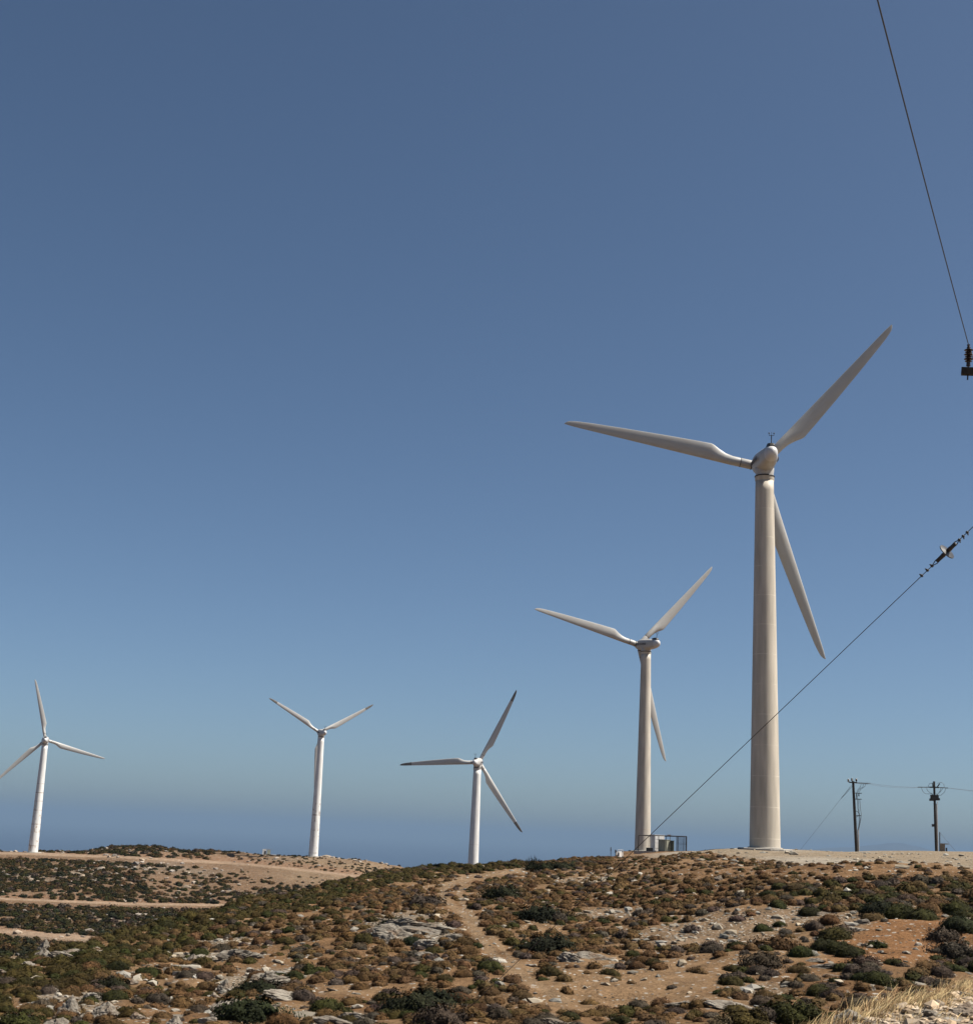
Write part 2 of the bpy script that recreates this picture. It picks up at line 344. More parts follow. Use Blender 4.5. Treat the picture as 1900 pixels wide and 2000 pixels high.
# ------------------------------------------------------------------ terrain: profiles along bearings, read as (distance, photo row) or ('z', distance, height)
HORI = lambda px: CY + F * (FW[2] + RT[2] * (px - CX) / F) / UP[2]
def z_at(px, py, d):
    """height seen at photo row py along the bearing whose horizon column is px"""
    r = ray(px, HORI(px)); a = np.array([r[0], r[1], 0.0]); a /= np.hypot(a[0], a[1])
    lo, hi = -2.0, 2.0
    for _ in range(50):
        m_ = (lo + hi) / 2
        if proj(np.array([a[0], a[1], m_]))[1] > py: lo = m_
        else: hi = m_
    return m_ * d
Z = 'z'
HID = [(Z, 480, -13.5), (Z, 620, -45), (Z, 950, -170), (Z, 1600, -465)]
HIDR = [(Z, 340, -8), (Z, 600, -60), (Z, 950, -170), (Z, 1600, -465)]
PROF = {
 -300: [(Z,45,-6.9),(Z,60,-7.1),(Z,68,-7.9),(Z,95,-15),(Z,150,-28),(Z,230,-29),(Z,300,-25.5),(Z,350,-21),(Z,400,-16),(Z,445,-12.8)]+HID,
 0: [(45,1996),(55,1935),(66,1882),(Z,72,-8.0),(Z,95,-15),(Z,160,-28),(Z,235,-29),(262,1880),(290,1830),(296,1824),(340,1758),(347,1752),(395,1700),(425,1677),(441,1666),(460,1665)]+HID,
 120: [(45,1996),(57,1925),(75,1853),(Z,82,-8.2),(Z,105,-15),(Z,165,-27),(Z,240,-28),(270,1850),(290,1829),(297,1822),(342,1760),(349,1754),(395,1700),(425,1676),(441,1664),(460,1664)]+HID,
 200: [(45,1996),(58,1922),(80,1828),(Z,88,-8.0),(Z,112,-15),(Z,170,-26),(Z,250,-27),(290,1828),(298,1820),(344,1762),(351,1755),(400,1695),(432,1668),(452,1650),(462,1652)]+HID,
 273: [(45,1996),(58,1925),(85,1812),(Z,93,-7.8),(Z,118,-15),(Z,175,-25),(Z,255,-26),(300,1818),(346,1764),(353,1757),(400,1695),(434,1666),(455,1640),(466,1644)]+HID,
 341: [(45,1996),(58,1930),(90,1794),(Z,98,-7.6),(Z,125,-14),(Z,180,-24),(Z,260,-25),(310,1805),(348,1764),(356,1756),(400,1702),(432,1672),(450,1654),(462,1658)]+HID,
 478: [(45,1996),(60,1900),(80,1818),(100,1756),(Z,108,-6.8),(Z,135,-13),(Z,190,-21),(Z,270,-23),(352,1765),(360,1756),(405,1700),(428,1678),(446,1657),(455,1661)]+HID,
 560: [(45,1996),(60,1898),(80,1812),(107,1742),(Z,116,-6.5),(Z,145,-12),(Z,200,-20),(Z,280,-22),(362,1756),(405,1702),(428,1680),(440,1668),(450,1668)]+HID,
 640: [(45,1996),(60,1893),(80,1806),(115,1726),(Z,124,-6.0),(Z,150,-11),(Z,210,-18),(Z,290,-20),(375,1738),(410,1700),(430,1676),(440,1672)]+HID,
 740: [(45,1996),(60,1888),(80,1800),(105,1738),(128,1702),(Z,140,-5.5),(Z,170,-10),(Z,230,-17),(Z,310,-18),(400,1714),(430,1688),(440,1681)]+HID,
 811: [(45,1996),(60,1886),(80,1796),(105,1734),(140,1694),(Z,152,-5.2),(Z,185,-9),(Z,240,-16),(Z,320,-20),(Z,420,-13),(Z,450,-12)]+HID,
 930: [(45,1996),(60,1882),(80,1790),(105,1730),(150,1689),(Z,165,-4.8),(Z,200,-9),(Z,260,-16),(Z,325,-20),(Z,420,-20),(Z,480,-24),(Z,620,-50),(Z,950,-170),(Z,1600,-430)],
 1033: [(45,1996),(60,1881),(80,1785),(105,1725),(150,1684),(Z,170,-4.2),(Z,210,-8),(Z,260,-13),(Z,325,-18)]+HIDR[1:],
 1121: [(45,1996),(60,1880),(80,1778),(108,1715),(170,1677),(Z,190,-3.5),(Z,240,-7),(Z,300,-12)]+HIDR[1:],
 1193: [(45,1996),(60,1879),(80,1770),(110,1704),(200,1671),(Z,225,-2.6),(Z,280,-5)]+HIDR,
 1250: [(45,1996),(60,1879),(80,1762),(110,1696),(180,1673),(255,1663),(Z,285,-2.0)]+HIDR,
 1340: [(44,1996),(58,1885),(76,1776),(98,1695),(128,1664),(200,1662.5),(260,1662),(Z,285,-2.0)]+HIDR,
 1420: [(43,1996),(56,1893),(73,1783),(91,1702),(112,1672),(132,1662),(Z,150,-0.25),(Z,180,-0.6),(Z,230,-1.6)]+HIDR,
 1500: [(43,1996),(55,1900),(70,1790),(87,1700),(110,1674),(134,1659.5),(Z,150,-0.08),(Z,180,-1.2),(Z,230,-3.0)]+HIDR,
 1700: [(43,1996),(60,1855),(75,1750),(87,1694),(110,1680),(150,1666),(178,1661),(Z,190,0.1),(Z,230,-3.0)]+HIDR,
 1900: [(43,1996),(60,1870),(75,1760),(87,1698),(120,1682),(178,1662),(Z,190,0.3),(Z,230,-3.0)]+HIDR,
 2300: [(43,2000),(60,1880),(75,1770),(87,1712),(120,1698),(178,1679),(Z,190,0.2),(Z,230,-3.0)]+HIDR,
}
LD = np.linspace(math.log(1.0), math.log(1600.0), 700)
def az_of(px):
    r = ray(px, HORI(px)); return math.atan2(r[0], r[1])
_cols = sorted(PROF); _az = np.array([az_of(c) for c in _cols]); _rows = []
for c in _cols:
    d_ = [1.0, 28.0]; z_ = [-6.8, -6.8]
    for e_ in PROF[c]:
        if e_[0] == Z: d_.append(e_[1]); z_.append(e_[2])
        else: d_.append(e_[0]); z_.append(z_at(c, e_[1], e_[0]))
    _rows.append(np.interp(LD, np.log(d_), z_))
_rows = np.array(_rows)
AZ = np.linspace(_az[0], _az[-1], 500)
GRID = np.stack([np.interp(AZ, _az, _rows[:, j]) for j in range(len(LD))], 1)
def gsm(a, s, ax):
    n = int(3 * s) + 1; k = np.exp(-0.5 * (np.arange(-n, n + 1) / s) ** 2); k /= k.sum()
    p = [(0, 0), (0, 0)]; p[ax] = (n, n); a = np.pad(a, p, mode='edge')
    return np.apply_along_axis(lambda v: np.convolve(v, k, mode='valid'), ax, a)
GRID = gsm(gsm(GRID, 5.0, 0), 1.8, 1)

def base_z(x, y):
    d = np.clip(np.hypot(x, y), 1.0, 1599.0); a = np.arctan2(x, y)
    u = np.clip((a - AZ[0]) / (AZ[1] - AZ[0]), 0, len(AZ) - 1.001); v = np.clip((np.log(d) - LD[0]) / (LD[1] - LD[0]), 0, len(LD) - 1.001)
    i, j = u.astype(int), v.astype(int); fu, fv = u - i, v - j
    return (GRID[i, j] * (1 - fu) + GRID[i + 1, j] * fu) * (1 - fv) + (GRID[i, j + 1] * (1 - fu) + GRID[i + 1, j + 1] * fu) * fv

# the road bank the photographer stands on: flat top right of an edge line, falling away to its left
E0 = np.array([3.3, 14.6]); E1 = np.array([8.2, 24.0]); ED = (E1 - E0) / np.linalg.norm(E1 - E0); EN = np.array([-ED[1], ED[0]])
def bank_dist(x, y): return (x - E0[0]) * EN[0] + (y - E0[1]) * EN[1]       # > 0 beyond the edge
def bank_z(x, y):
    s = bank_dist(x, y) + 0.5 * vnoise(x, y, 3.0, 71) + 0.25 * vnoise(x, y, 0.9, 72)
    far = sstep(26, 46, y + 0.3 * x)
    return -1.86 + 0.10 * vnoise(x, y, 1.6, 73) + 0.07 * vnoise(x, y, 0.5, 74) - 0.62 * np.maximum(s, 0) - 0.04 * np.maximum(y - 18, 0) - 6 * far

def relief(x, y):
    d = np.hypot(x, y); k = sstep(20, 45, d)
    a = 0.45 * vnoise(x, y, 7.0, 1) + 0.28 * vnoise(x, y, 2.6, 2) + 0.14 * vnoise(x, y, 1.0, 3) + 0.07 * vnoise(x, y, 0.45, 4)
    far = sstep(200, 260, d)
    return k * (a * (1 - 0.2 * far) + far * (1.6 * vnoise(x, y, 22.0, 5) + 0.8 * vnoise(x, y, 8.0, 6)))

# places where the ground is levelled: the pad by the large turbine, and turbine feet
PAD = [(1330, 1667), (1420, 1675), (1520, 1683), (1640, 1687), (1760, 1688), (1950, 1686), (1990, 1655), (1700, 1655), (1560, 1655), (1400, 1655), (1330, 1661)]
def in_poly(px, py, poly):
    poly = np.array(poly, float); inside = np.zeros(px.shape, bool); j = len(poly) - 1
    for i in range(len(poly)):
        xi, yi = poly[i]; xj, yj = poly[j]
        c = ((yi > py) != (yj > py)) & (px < (xj - xi) * (py - yi) / (yj - yi + 1e-12) + xi)
        inside ^= c; j = i
    return inside
def pad_mask(x, y):
    d = np.hypot(x, y); a = np.arctan2(x, y)
    n = 4 * vnoise(x, y, 6.0, 31) + 1.5 * vnoise(x, y, 1.5, 32)
    return sstep(math.radians(6.0), math.radians(8.5), a + 0.002 * n) * sstep(-3, 3, d + n - np.interp(a, [az_of(1300), az_of(1400), az_of(1520), az_of(1640), az_of(1900)], [135, 122, 102, 94, 90])) * sstep(215, 200, d)

FEET = [(26.65, 131.58, -0.15), (29.84, 253.07, -1.58), (-46.66, 429.33, -8.4), (-127.13, 422.08, -10.59)]
def ground_z(x, y):
    x = np.asarray(x, float); y = np.asarray(y, float)
    h = base_z(x, y) + relief(x, y) * (1 - 0.88 * pad_mask(x, y))
    for bx, by, bz in FEET:
        w = sstep(7.0 if by < 300 else 26.0, 3.2, np.hypot(x - bx, y - by)); h = h * (1 - w) + (bz - 0.14) * w
    return np.maximum(h, bank_z(x, y))

def on_ground(px, py, dmin=14.0, dmax=700.0):
    """where the line of sight of a pixel first meets the ground"""
    d = np.exp(np.linspace(math.log(dmin), math.log(dmax), 1500))
    P = at(px, py, d); below = P[:, 2] <= ground_z(P[:, 0], P[:, 1])
    i = int(np.argmax(below)) if below.any() else len(d) - 1
    p = P[i].copy(); p[2] = float(ground_z(p[0:1], p[1:2])[0]); return p

# ground sheet
_d = np.concatenate([np.linspace(0.6, 9, 14), np.linspace(9.3, 27, 110), np.linspace(27.3, 40, 24), np.linspace(40.25, 135, 380), np.linspace(135.6, 240, 80), np.linspace(241, 480, 260), np.exp(np.linspace(math.log(490), math.log(1590), 40))])
_a = np.concatenate([np.radians(np.linspace(-180, -25, 40))[:-1], np.radians(np.linspace(-25, 25, 1000)), np.radians(np.linspace(25, 180, 40))[1:]])
GA, GD = np.meshgrid(_a, _d); gx = GD * np.sin(GA); gy = GD * np.cos(GA)
gz = ground_z(gx, gy)
gP = np.stack([gx, gy, gz], -1).reshape(-1, 3)
gp = np.full((len(gP), 2), -9999.0); front = gP @ FW > 1.0; gp[front] = proj(gP[front]); gpx, gpy = gp[:, 0] / K, gp[:, 1] / K   # in the 1876 px view
X, Y = gP[:, 0], gP[:, 1]; D = np.hypot(X, Y)

def ell(cx, cy, rx, ry, soft=0.35, wob=0.35):
    q = np.hypot((gpx - cx) / rx, (gpy - cy) / ry) + wob * 2 * vnoise(X, Y, 3.0, int(cx) % 97) + wob * vnoise(X, Y, 1.0, int(cy) % 89)
    return sstep(1 + soft, 1 - soft, q)
def polyd(pts):
    best = np.full(len(gpx), 1e9)
    for (x0, y0), (x1, y1) in zip(pts[:-1], pts[1:]):
        dx, dy = x1 - x0, y1 - y0; t = np.clip(((gpx - x0) * dx + (gpy - y0) * dy * 4) / (dx * dx + 4 * dy * dy), 0, 1)
        best = np.minimum(best, np.hypot(gpx - x0 - t * dx, 2 * (gpy - y0 - t * dy)))
    return best
TRACK = [[(1020, 1676), (960, 1684), (890, 1694), (862, 1706), (852, 1722), (862, 1740), (885, 1756), (905, 1775)],
         [(915, 1690), (893, 1702), (886, 1722), (893, 1742), (912, 1765), (935, 1790), (960, 1820), (985, 1848), (1010, 1880)],
         [(905, 1775), (925, 1808), (955, 1845), (1000, 1880), (1045, 1905), (1090, 1930)]]
RUTW = [8, 5.5, 10]
SCREE = [(1440, 1775, 105, 26), (1370, 1800, 130, 20), (1320, 1815, 110, 12), (1530, 1765, 70, 14), (1640, 1772, 40, 16), (1180, 1760, 60, 10), (1120, 1700, 60, 6), (1470, 1910, 70, 14)]
RED = [(1775, 1795, 90, 44), (1705, 1832, 105, 32), (1640, 1845, 90, 20), (1590, 1850, 40, 14)]
BARE = [(1200, 1898, 165, 28), (1150, 1850, 60, 12), (1120, 1935, 110, 18), (1260, 1925, 110, 16), (990, 1870, 45, 22), (690, 1910, 90, 12), (560, 1950, 60, 14), (1300, 1860, 60, 10), (1420, 1935, 60, 12), (1120, 1690, 70, 6), (1560, 1840, 60, 16), (1040, 1790, 40, 10)]
PALE = [(790, 1788, 85, 26), (840, 1812, 70, 14), (440, 1815, 70, 10), (520, 1875, 70, 8), (380, 1845, 80, 10), (450, 1900, 40, 18), (640, 1960, 60, 10), (150, 1930, 90, 20)]

soil = np.array([0.285, 0.168, 0.086]); col = np.tile(soil, (len(gP), 1)); peb = np.full(len(gP), 0.16) + 0.16 * vnoise(X, Y, 5.0, 41)
def lay(mask, c, p=None):
    global col, peb
    col = col * (1 - mask[:, None]) + np.array(c) * mask[:, None]
    if p is not None: peb = peb * (1 - mask) + p * mask
lay(sstep(-0.1, 0.35, vnoise(X, Y, 6.0, 42) + 0.5 * vnoise(X, Y, 1.7, 43)) * 0.6, (0.35, 0.225, 0.125))
lay(sstep(0.1, 0.4, vnoise(X, Y, 4.0, 44)) * 0.5, (0.21, 0.11, 0.05))
near = (D > 38) & (D < 240)
track_m = np.zeros(len(gP))
if True:
    for e_ in SCREE: lay(ell(*e_) * near, (0.315, 0.215, 0.132), 0.5)
    for e_ in RED: lay(ell(*e_) * near, (0.33, 0.172, 0.08), 0.25)
    for e_ in BARE: lay(ell(*e_) * near, (0.36, 0.228, 0.125), 0.20)
    for e_ in PALE: lay(ell(*e_) * near * 0.8, (0.34, 0.275, 0.20), 0.7)
    for pts, w in zip(TRACK, RUTW):
        m_ = sstep(w * 1.5, w * 0.7, polyd(pts) + 5 * vnoise(X, Y, 1.5, 51)) * near; track_m = np.maximum(track_m, m_)
    lay(track_m, (0.36, 0.24, 0.14), 0.24)
pm = pad_mask(X, Y); lay(pm, (0.50, 0.43, 0.335), 0.35)
lay(pm * sstep(0.0, 0.5, vnoise(X, Y * 0.35, 7.0, 45) + 0.3), (0.40, 0.31, 0.21), 0.3)
farh = sstep(215, 245, D) * sstep(math.radians(4), math.radians(1), np.arctan2(X, Y))
lay(farh, (0.25, 0.155, 0.09), 0.3); lay(farh * sstep(0.0, 0.4, vnoise(X, Y, 14.0, 46)) * 0.7, (0.29, 0.23, 0.165), 0.7)
fbare = farh * ((gpx > 470) * sstep(470, 620, gpx) * sstep(1720, 1690, gpy))
lay(fbare * 0.7, (0.34, 0.235, 0.14), 0.45)
lay(farh * sstep(0.0, 0.3, vnoise(X, Y, 5.0, 47)) * 0.5, (0.20, 0.12, 0.065), 0.5); lay(farh * sstep(425, 432, D) * 0.5, (0.30, 0.19, 0.11), 0.3)
ROADS = [([(-40, 1731), (0, 1733), (120, 1738), (250, 1743), (380, 1745), (470, 1746)], 3.8), ([(-40, 1794), (0, 1796), (60, 1800), (120, 1806), (180, 1808), (240, 1806)], 7.0), ([(-20, 1645), (60, 1646), (130, 1649), (240, 1653), (340, 1659), (440, 1664), (520, 1671), (600, 1679), (690, 1690)], 4.0)]
road_m = np.zeros(len(gP))
for pts, w in ROADS:
    m_ = sstep(w * 1.6, w * 0.8, polyd(pts) + 2.0 * vnoise(X, Y, 8.0, 52)) * farh; road_m = np.maximum(road_m, m_)
    lay(sstep(w * 4, w * 1.2, polyd([(a_, b_ - w * 1.6) for a_, b_ in pts]) + 4 * vnoise(X, Y, 5.0, 53)) * farh * 0.7, (0.33, 0.18, 0.10), 0.5)
lay(road_m, (0.44, 0.31, 0.21), 0.12)
bd = bank_dist(X, Y); bank = (bank_z(X, Y) >= base_z(X, Y) + relief(X, Y)) & (D < 60)
bm_ = bank.astype(float)
lay(bm_ * sstep(1.4, -0.5, bd), (0.46, 0.37, 0.27), 0.55); lay(bm_ * sstep(-0.4, 1.0, bd), (0.36, 0.25, 0.14), 0.35)

na, nd = len(_a), len(_d)
I = np.arange(nd * na).reshape(nd, na)
quads = np.stack([I[:-1, :-1], I[:-1, 1:], I[1:, 1:], I[1:, :-1]], -1).reshape(-1, 4)
fclass = np.zeros(len(quads), int)
def fmean(v): return v[quads].mean(1)
fclass[fmean(pm) > 0.5] = 1; fclass[fmean(track_m) > 0.5] = 2; fclass[fmean(road_m) > 0.5] = 3; fclass[fmean(bm_ * (bd < 0.6)) > 0.5] = 4
peb = np.clip(peb, 0, 1); col = col * 0.49
for cls, nm in ((0, 'ground'), (1, 'gravel_pad'), (2, 'dirt_track'), (3, 'dirt_road'), (4, 'road_bank')):
    q = quads[fclass == cls]; used, inv = np.unique(q, return_inverse=True)
    me = np_mesh(nm, gP[used], inv.reshape(-1, 4), M['ground'], col[used], True, {'peb': peb[used]})
    tag(link(nm, me), kind='structure')

# ------------------------------------------------------------------ sea, far island, haze
SEA = -430.0
m, nt, b, L = mat_new('deep_sea')
geo = node(nt, 'ShaderNodeNewGeometry'); n1 = node(nt, 'ShaderNodeTexNoise'); n1.inputs['Scale'].default_value = 0.0006; n1.inputs['Detail'].default_value = 6
L.new(geo.outputs['Position'], n1.inputs['Vector'])
mx = node(nt, 'ShaderNodeMix', data_type='RGBA'); mx.inputs['A'].default_value = (0.010, 0.024, 0.058, 1); mx.inputs['B'].default_value = (0.014, 0.032, 0.072, 1)
L.new(n1.outputs['Fac'], mx.inputs['Factor']); L.new(mx.outputs['Result'], b.inputs['Base Color'])
b.inputs['Roughness'].default_value = 0.55; b.inputs['Specular IOR Level'].default_value = 0.25
M['sea'] = m
R_SEA = 120000.0
v_ = [(0, 0, SEA)]; f_ = []
rr = [1200, 3000, 8000, 20000, 50000, R_SEA]; nn = 96
for r_ in rr: v_ += [(r_ * math.sin(2 * math.pi * k / nn), r_ * math.cos(2 * math.pi * k / nn), SEA) for k in range(nn)]
for k in range(nn): f_.append((0, 1 + (k + 1) % nn, 1 + k))
for i in range(len(rr) - 1):
    for k in range(nn):
        a_, b_ = 1 + i * nn + k, 1 + i * nn + (k + 1) % nn; f_.append((a_, b_, b_ + nn, a_ + nn))
mbs = MB(); mbs.add(v_, f_, True); tag(mbs.build('sea', M['sea']), kind='structure')

M['island'] = mat_paint('dry_island_scrub', (0.045, 0.048, 0.05), 0.95, 0.2, 0.0008)
gxs = np.linspace(1480, 2060, 90); dep = np.linspace(-1, 1, 21); V = []
for px_ in gxs:
    for t_ in dep:
        a_ = az_of(px_ * K); d_ = 34000 + 5000 * t_
        prof = np.interp(px_, [1480, 1560, 1640, 1680, 1722, 1765, 1800, 1860, 1920, 2060], [0, 60, 150, 270, 360, 290, 190, 170, 210, 0])
        h_ = (400 + 0.75 * prof) * (math.cos(t_ * math.pi / 2) ** 1.2) * (prof > 0) + 60 * float(vnoise(px_, t_ * 300, 30, 8)) * (1 - abs(t_)) - 20
        V.append((d_ * math.sin(a_), d_ * math.cos(a_), SEA + h_))
n_ = len(dep); Q = [(i * n_ + j, (i + 1) * n_ + j, (i + 1) * n_ + j + 1, i * n_ + j + 1) for i in range(len(gxs) - 1) for j in range(n_ - 1)]
tag(link('hills', np_mesh('hills', V, Q, M['island'], smooth=True)), kind='structure')

hm = bpy.data.materials.new('sea_air'); hm.use_nodes = True; hn = hm.node_tree; hn.nodes.clear()
hv = hn.nodes.new('ShaderNodeVolumePrincipled'); ho = hn.nodes.new('ShaderNodeOutputMaterial')
hv.inputs['Color'].default_value = (0.222, 0.33, 0.475, 1); hv.inputs['Density'].default_value = 5.0e-5; hv.inputs['Anisotropy'].default_value = 0.0
hn.links.new(hv.outputs[0], ho.inputs['Volume'])
mbh = MB(); mbh.box((0, 0, (SEA - 45 + 300) / 2), (2.1 * R_SEA, 2.1 * R_SEA, 300 - (SEA - 45)))
HAZE = tag(mbh.build('haze', hm), kind='stuff')

# ------------------------------------------------------------------ wind turbines
def super_ring(y, hw, hh, n=32, e=2.6, zc=0.0):
    r_ = []
    for k in range(n):
        t = 2 * math.pi * k / n; c, s = math.cos(t), math.sin(t)
        r_.append((hw * math.copysign(abs(c) ** (2 / e), c), y, zc + hh * math.copysign(abs(s) ** (2 / e), s)))
    return r_

def airfoil(chord, thick, le, tw, r, n=28):
    pts = []
    for k in range(n):
        t = 2 * math.pi * k / n; u = 0.5 - 0.5 * math.cos(t)
        yt = thick * 0.5 * (2.6 * math.sqrt(max(u, 0)) * (1 - u) ** 0.85 if thick < 0.9 else 2 * math.sqrt(max(u * (1 - u), 0)))
        if thick < 0.9: yt *= 0.98
        yy = yt if t < math.pi else -yt
        x, y = le + chord * u, chord * yy
        c, s = math.cos(tw), math.sin(tw); pts.append((x * c + y * s, -x * s + y * c, r))
    return pts
BL_R = [0.6, 1.0, 1.95, 2.0, 2.04, 2.1, 2.9, 3.6, 4.3, 4.9, 5.2, 6.0, 8.0, 10.0, 12.0, 14.0, 16.0, 17.0]
BL_C = [.86, .92, .92, .92, .92, .92, .93, 1.03, 1.27, 1.56, 1.65, 1.61, 1.49, 1.36, 1.21, 1.06, .89, .81]
BL_T = [1.0, 1.0, 1.0, 1.0, 1.0, 1.0, .95, .74, .50, .36, .32, .28, .24, .21, .19, .18, .17, .16]
TP_R = [17.0, 17.6, 18.4, 19.1, 19.55, 19.85, 20.0]; TP_C = [.81, .75, .67, .55, .42, .24, .06]
def le_at(r): return -0.46 + (0.46 - 0.16) * max(0.0, (r - 3) / 17.0)
def tw_at(r): return math.radians(11.0) * max(0.0, 1 - r / 19.0) ** 1.3 + math.radians(1.0)
def blade_mesh(name, mat, n0, n1):
    rings = []
    for r, c, t in zip(BL_R, BL_C, BL_T):
        le = le_at(r) if t < 0.9 else -c / 2
        g = 0.96 if abs(r - 2.02) < 0.025 else 1.0
        rings.append(airfoil(c * g, t, le * g if t < .9 else -c * g / 2, tw_at(r) * (0 if r < 2.5 else 1), r))
    mb = MB(); mb.loft(rings); return mb.mesh(name, mat)
def tip_mesh(name, mat):
    rings = [airfoil(c, .155, le_at(r) + (0.06 if r > 19 else 0) * (r - 19), tw_at(r), r) for r, c in zip(TP_R, TP_C)]
    mb = MB(); mb.loft(rings); return mb.mesh(name, mat)
MESH = {'blade': blade_mesh('blade', M['blade'], 0, 0), 'blade_white': blade_mesh('blade', M['blade_white'], 0, 0),
        'tip': tip_mesh('blade_tip', M['blade']), 'tip_dark': tip_mesh('blade_tip', M['tip']), 'tip_white': tip_mesh('blade_tip', M['blade_white'])}
mb = MB(); mb.loft([super_ring(-2.75, .67, .76, zc=.04), super_ring(-2.4, .76, .85, zc=.02), super_ring(-1.2, .94, .97), super_ring(0.6, 1.12, 1.06), super_ring(1.5, 1.10, 1.04), super_ring(1.95, .98, .95), super_ring(2.08, .80, .78)])
MESH['nacelle'] = mb.mesh('nacelle', M['nacelle'])
mb = MB(); mb.loft([super_ring(-3.72, .04, .05, e=2.0, zc=.06), super_ring(-3.70, .18, .21, e=2.0, zc=.06), super_ring(-3.60, .37, .43, e=2.1, zc=.06), super_ring(-3.38, .52, .61, e=2.2, zc=.05), super_ring(-3.05, .635, .72, e=2.3, zc=.04), super_ring(-2.78, .68, .77, e=2.5, zc=.04)])
MESH['rear_cap'] = mb.mesh('rear_cap', M['cap'])
mb = MB(); mb.loft([super_ring(-3.20, .25, .08, e=4, zc=.76), super_ring(-3.12, .27, .19, e=4, zc=.86), super_ring(-2.6, .36, .25, e=4, zc=.92), super_ring(-1.9, .32, .15, e=4, zc=.95)])
MESH['vent_cowl'] = mb.mesh('vent_cowl', M['black'])
mb = MB(); mb.tube([(0, -2.9, 1.1), (0, -2.95, 1.85)], .045); mb.tube([(-.25, -2.95, 1.85), (.25, -2.95, 1.85)], .025)
for s_ in (-1, 1):
    mb.tube([(.25 * s_, -2.95, 1.85), (.25 * s_, -2.95, 2.05)], .022)
    mb.lathe([(.02, 0), (.09, .02), (.09, .07), (.02, .09)], 10, (.25 * s_, -2.95, 2.04))
mb.tube([(0, -2.95, 1.85), (0, -2.95, 2.2)], .018)
MESH['wind_mast'] = mb.mesh('wind_mast', M['dark_metal'])
mb = MB(); mb.loft([super_ring(2.02, .62, .62, e=2), super_ring(2.15, .74, .74, e=2), super_ring(3.05, .74, .74, e=2), super_ring(3.4, .60, .60, e=2), super_ring(3.65, .32, .32, e=2), super_ring(3.72, .05, .05, e=2)])
MESH['hub'] = mb.mesh('hub', M['nacelle'])

mb = MB(); mb.lathe([(.455, 1.97), (.472, 1.97), (.472, 2.035), (.455, 2.035)], 28, cap=False); MESH['root_joint'] = mb.mesh('root_joint', M['dark_metal'])
mb = MB(); mb.lathe([(.45, .82), (.50, .82), (.50, .90), (.45, .90)], 28, cap=False); MESH['root_collar'] = mb.mesh('root_collar', M['dark_metal'])
_fc = bpy.data.curves.new('lettering', 'FONT'); _fc.body = 'ROKAS BONUS'; _fc.size = 0.62; _fc.extrude = 0.012; _fc.align_x = 'CENTER'; _fc.align_y = 'CENTER'; _fc.offset = 0.012
_fo = bpy.data.objects.new('lettering_curve', _fc); COL.objects.link(_fo); bpy.context.view_layer.update()
_fm = bpy.data.meshes.new_from_object(_fo.evaluated_get(bpy.context.evaluated_depsgraph_get())); bpy.data.objects.remove(_fo)
_fm.name = 'lettering'; _fm.materials.clear(); _fm.materials.append(M['letter']); MESH['lettering'] = _fm

def turbine(base, H, yaw_deg, ph_deg, R, tower_mat, blade, tips, label, r0=1.40, r1=0.86, up=1.2, tilt=4.0, foundation=True):
    t = tag(empty('wind_turbine', base), label, 'wind turbine', 'wind turbines along the ridge')
    yaw = math.radians(yaw_deg); tl = math.radians(tilt)
    prof = [(r0 + (r1 - r0) * (z / H), z) for z in np.linspace(0, H - .5, 36)] + [(r1 + .0, H - .5), (r1 + .05, H - .42), (r1 + .05, H)]
    mb = MB(); mb.lathe(prof, 64); tw = mb.build('tower', tower_mat, t)
    mb = MB(); mb.lathe([(r0 + .005, 0.02), (r0 + .17, 0.02), (r0 + .17, .13), (r0 + .005, .16)], 64, cap=False); mb.build('base_flange', M['concrete'], tw)
    mb = MB(); mb.lathe([(r1 + .05, H - .07), (r1 + .10, H - .06), (r1 + .10, H + .02), (r1 - .05, H + .10), (.3, H + .12)], 48); mb.build('yaw_ring', M['dark_metal'], t)
    mb = MB(); mb.lathe([(r1 - .02, H + .08), (r1 + .04, H + up - .95), (.9, H + up - .6), (.3, H + up - .6)], 40); mb.build('nacelle_base', M['nacelle'], t)
    if foundation:
        mb = MB(); mb.lathe([(2.5, -1.2), (2.5, 0.0), (2.42, .05), (.5, .05)], 12, smooth=False); mb.build('foundation', M['concrete'], t)
    na_ = link('nacelle', MESH['nacelle'], t); na_.matrix_local = Matrix.Translation((0, 0, H + up)) @ Matrix.Rotation(-yaw, 4, 'Z') @ Matrix.Rotation(tl, 4, 'X') @ Matrix.Translation((0, -.38, 0)) @ Matrix.Diagonal((.93, 1.19, .95, 1))
    for nm in ('rear_cap', 'vent_cowl', 'wind_mast'): link(nm, MESH[nm], na_)
    for s_ in (-1, 1):
        le = link('lettering', MESH['lettering'], na_)
        xa = Vector((0, 1, 0)) * s_; za = Vector((s_, 0, 0)); ya = Vector((0, 0, 1))
        le.matrix_local = Matrix.Translation((s_ * 1.118, .35, 0.0)) @ Matrix((xa, ya, za)).transposed().to_4x4() @ Matrix.Diagonal((.74, 1, 1, 1))
    Mn = Matrix.Translation((0, 0, H + up)) @ Matrix.Rotation(-yaw, 4, 'Z') @ Matrix.Rotation(tl, 4, 'X')
    hb = link('hub', MESH['hub'], t); hb.matrix_local = Mn
    for i in range(3):
        bl = link('blade', MESH[blade], t); ph = math.radians(ph_deg + 120 * i)
        bl.matrix_local = Mn @ Matrix.Translation((0, 2.7, 0)) @ Matrix.Rotation(ph, 4, 'Y') @ Matrix.Scale(R / 20.0, 4)
        link('blade_tip', MESH[tips], bl); link('root_joint', MESH['root_joint'], bl); link('root_collar', MESH['root_collar'], bl)
    return t

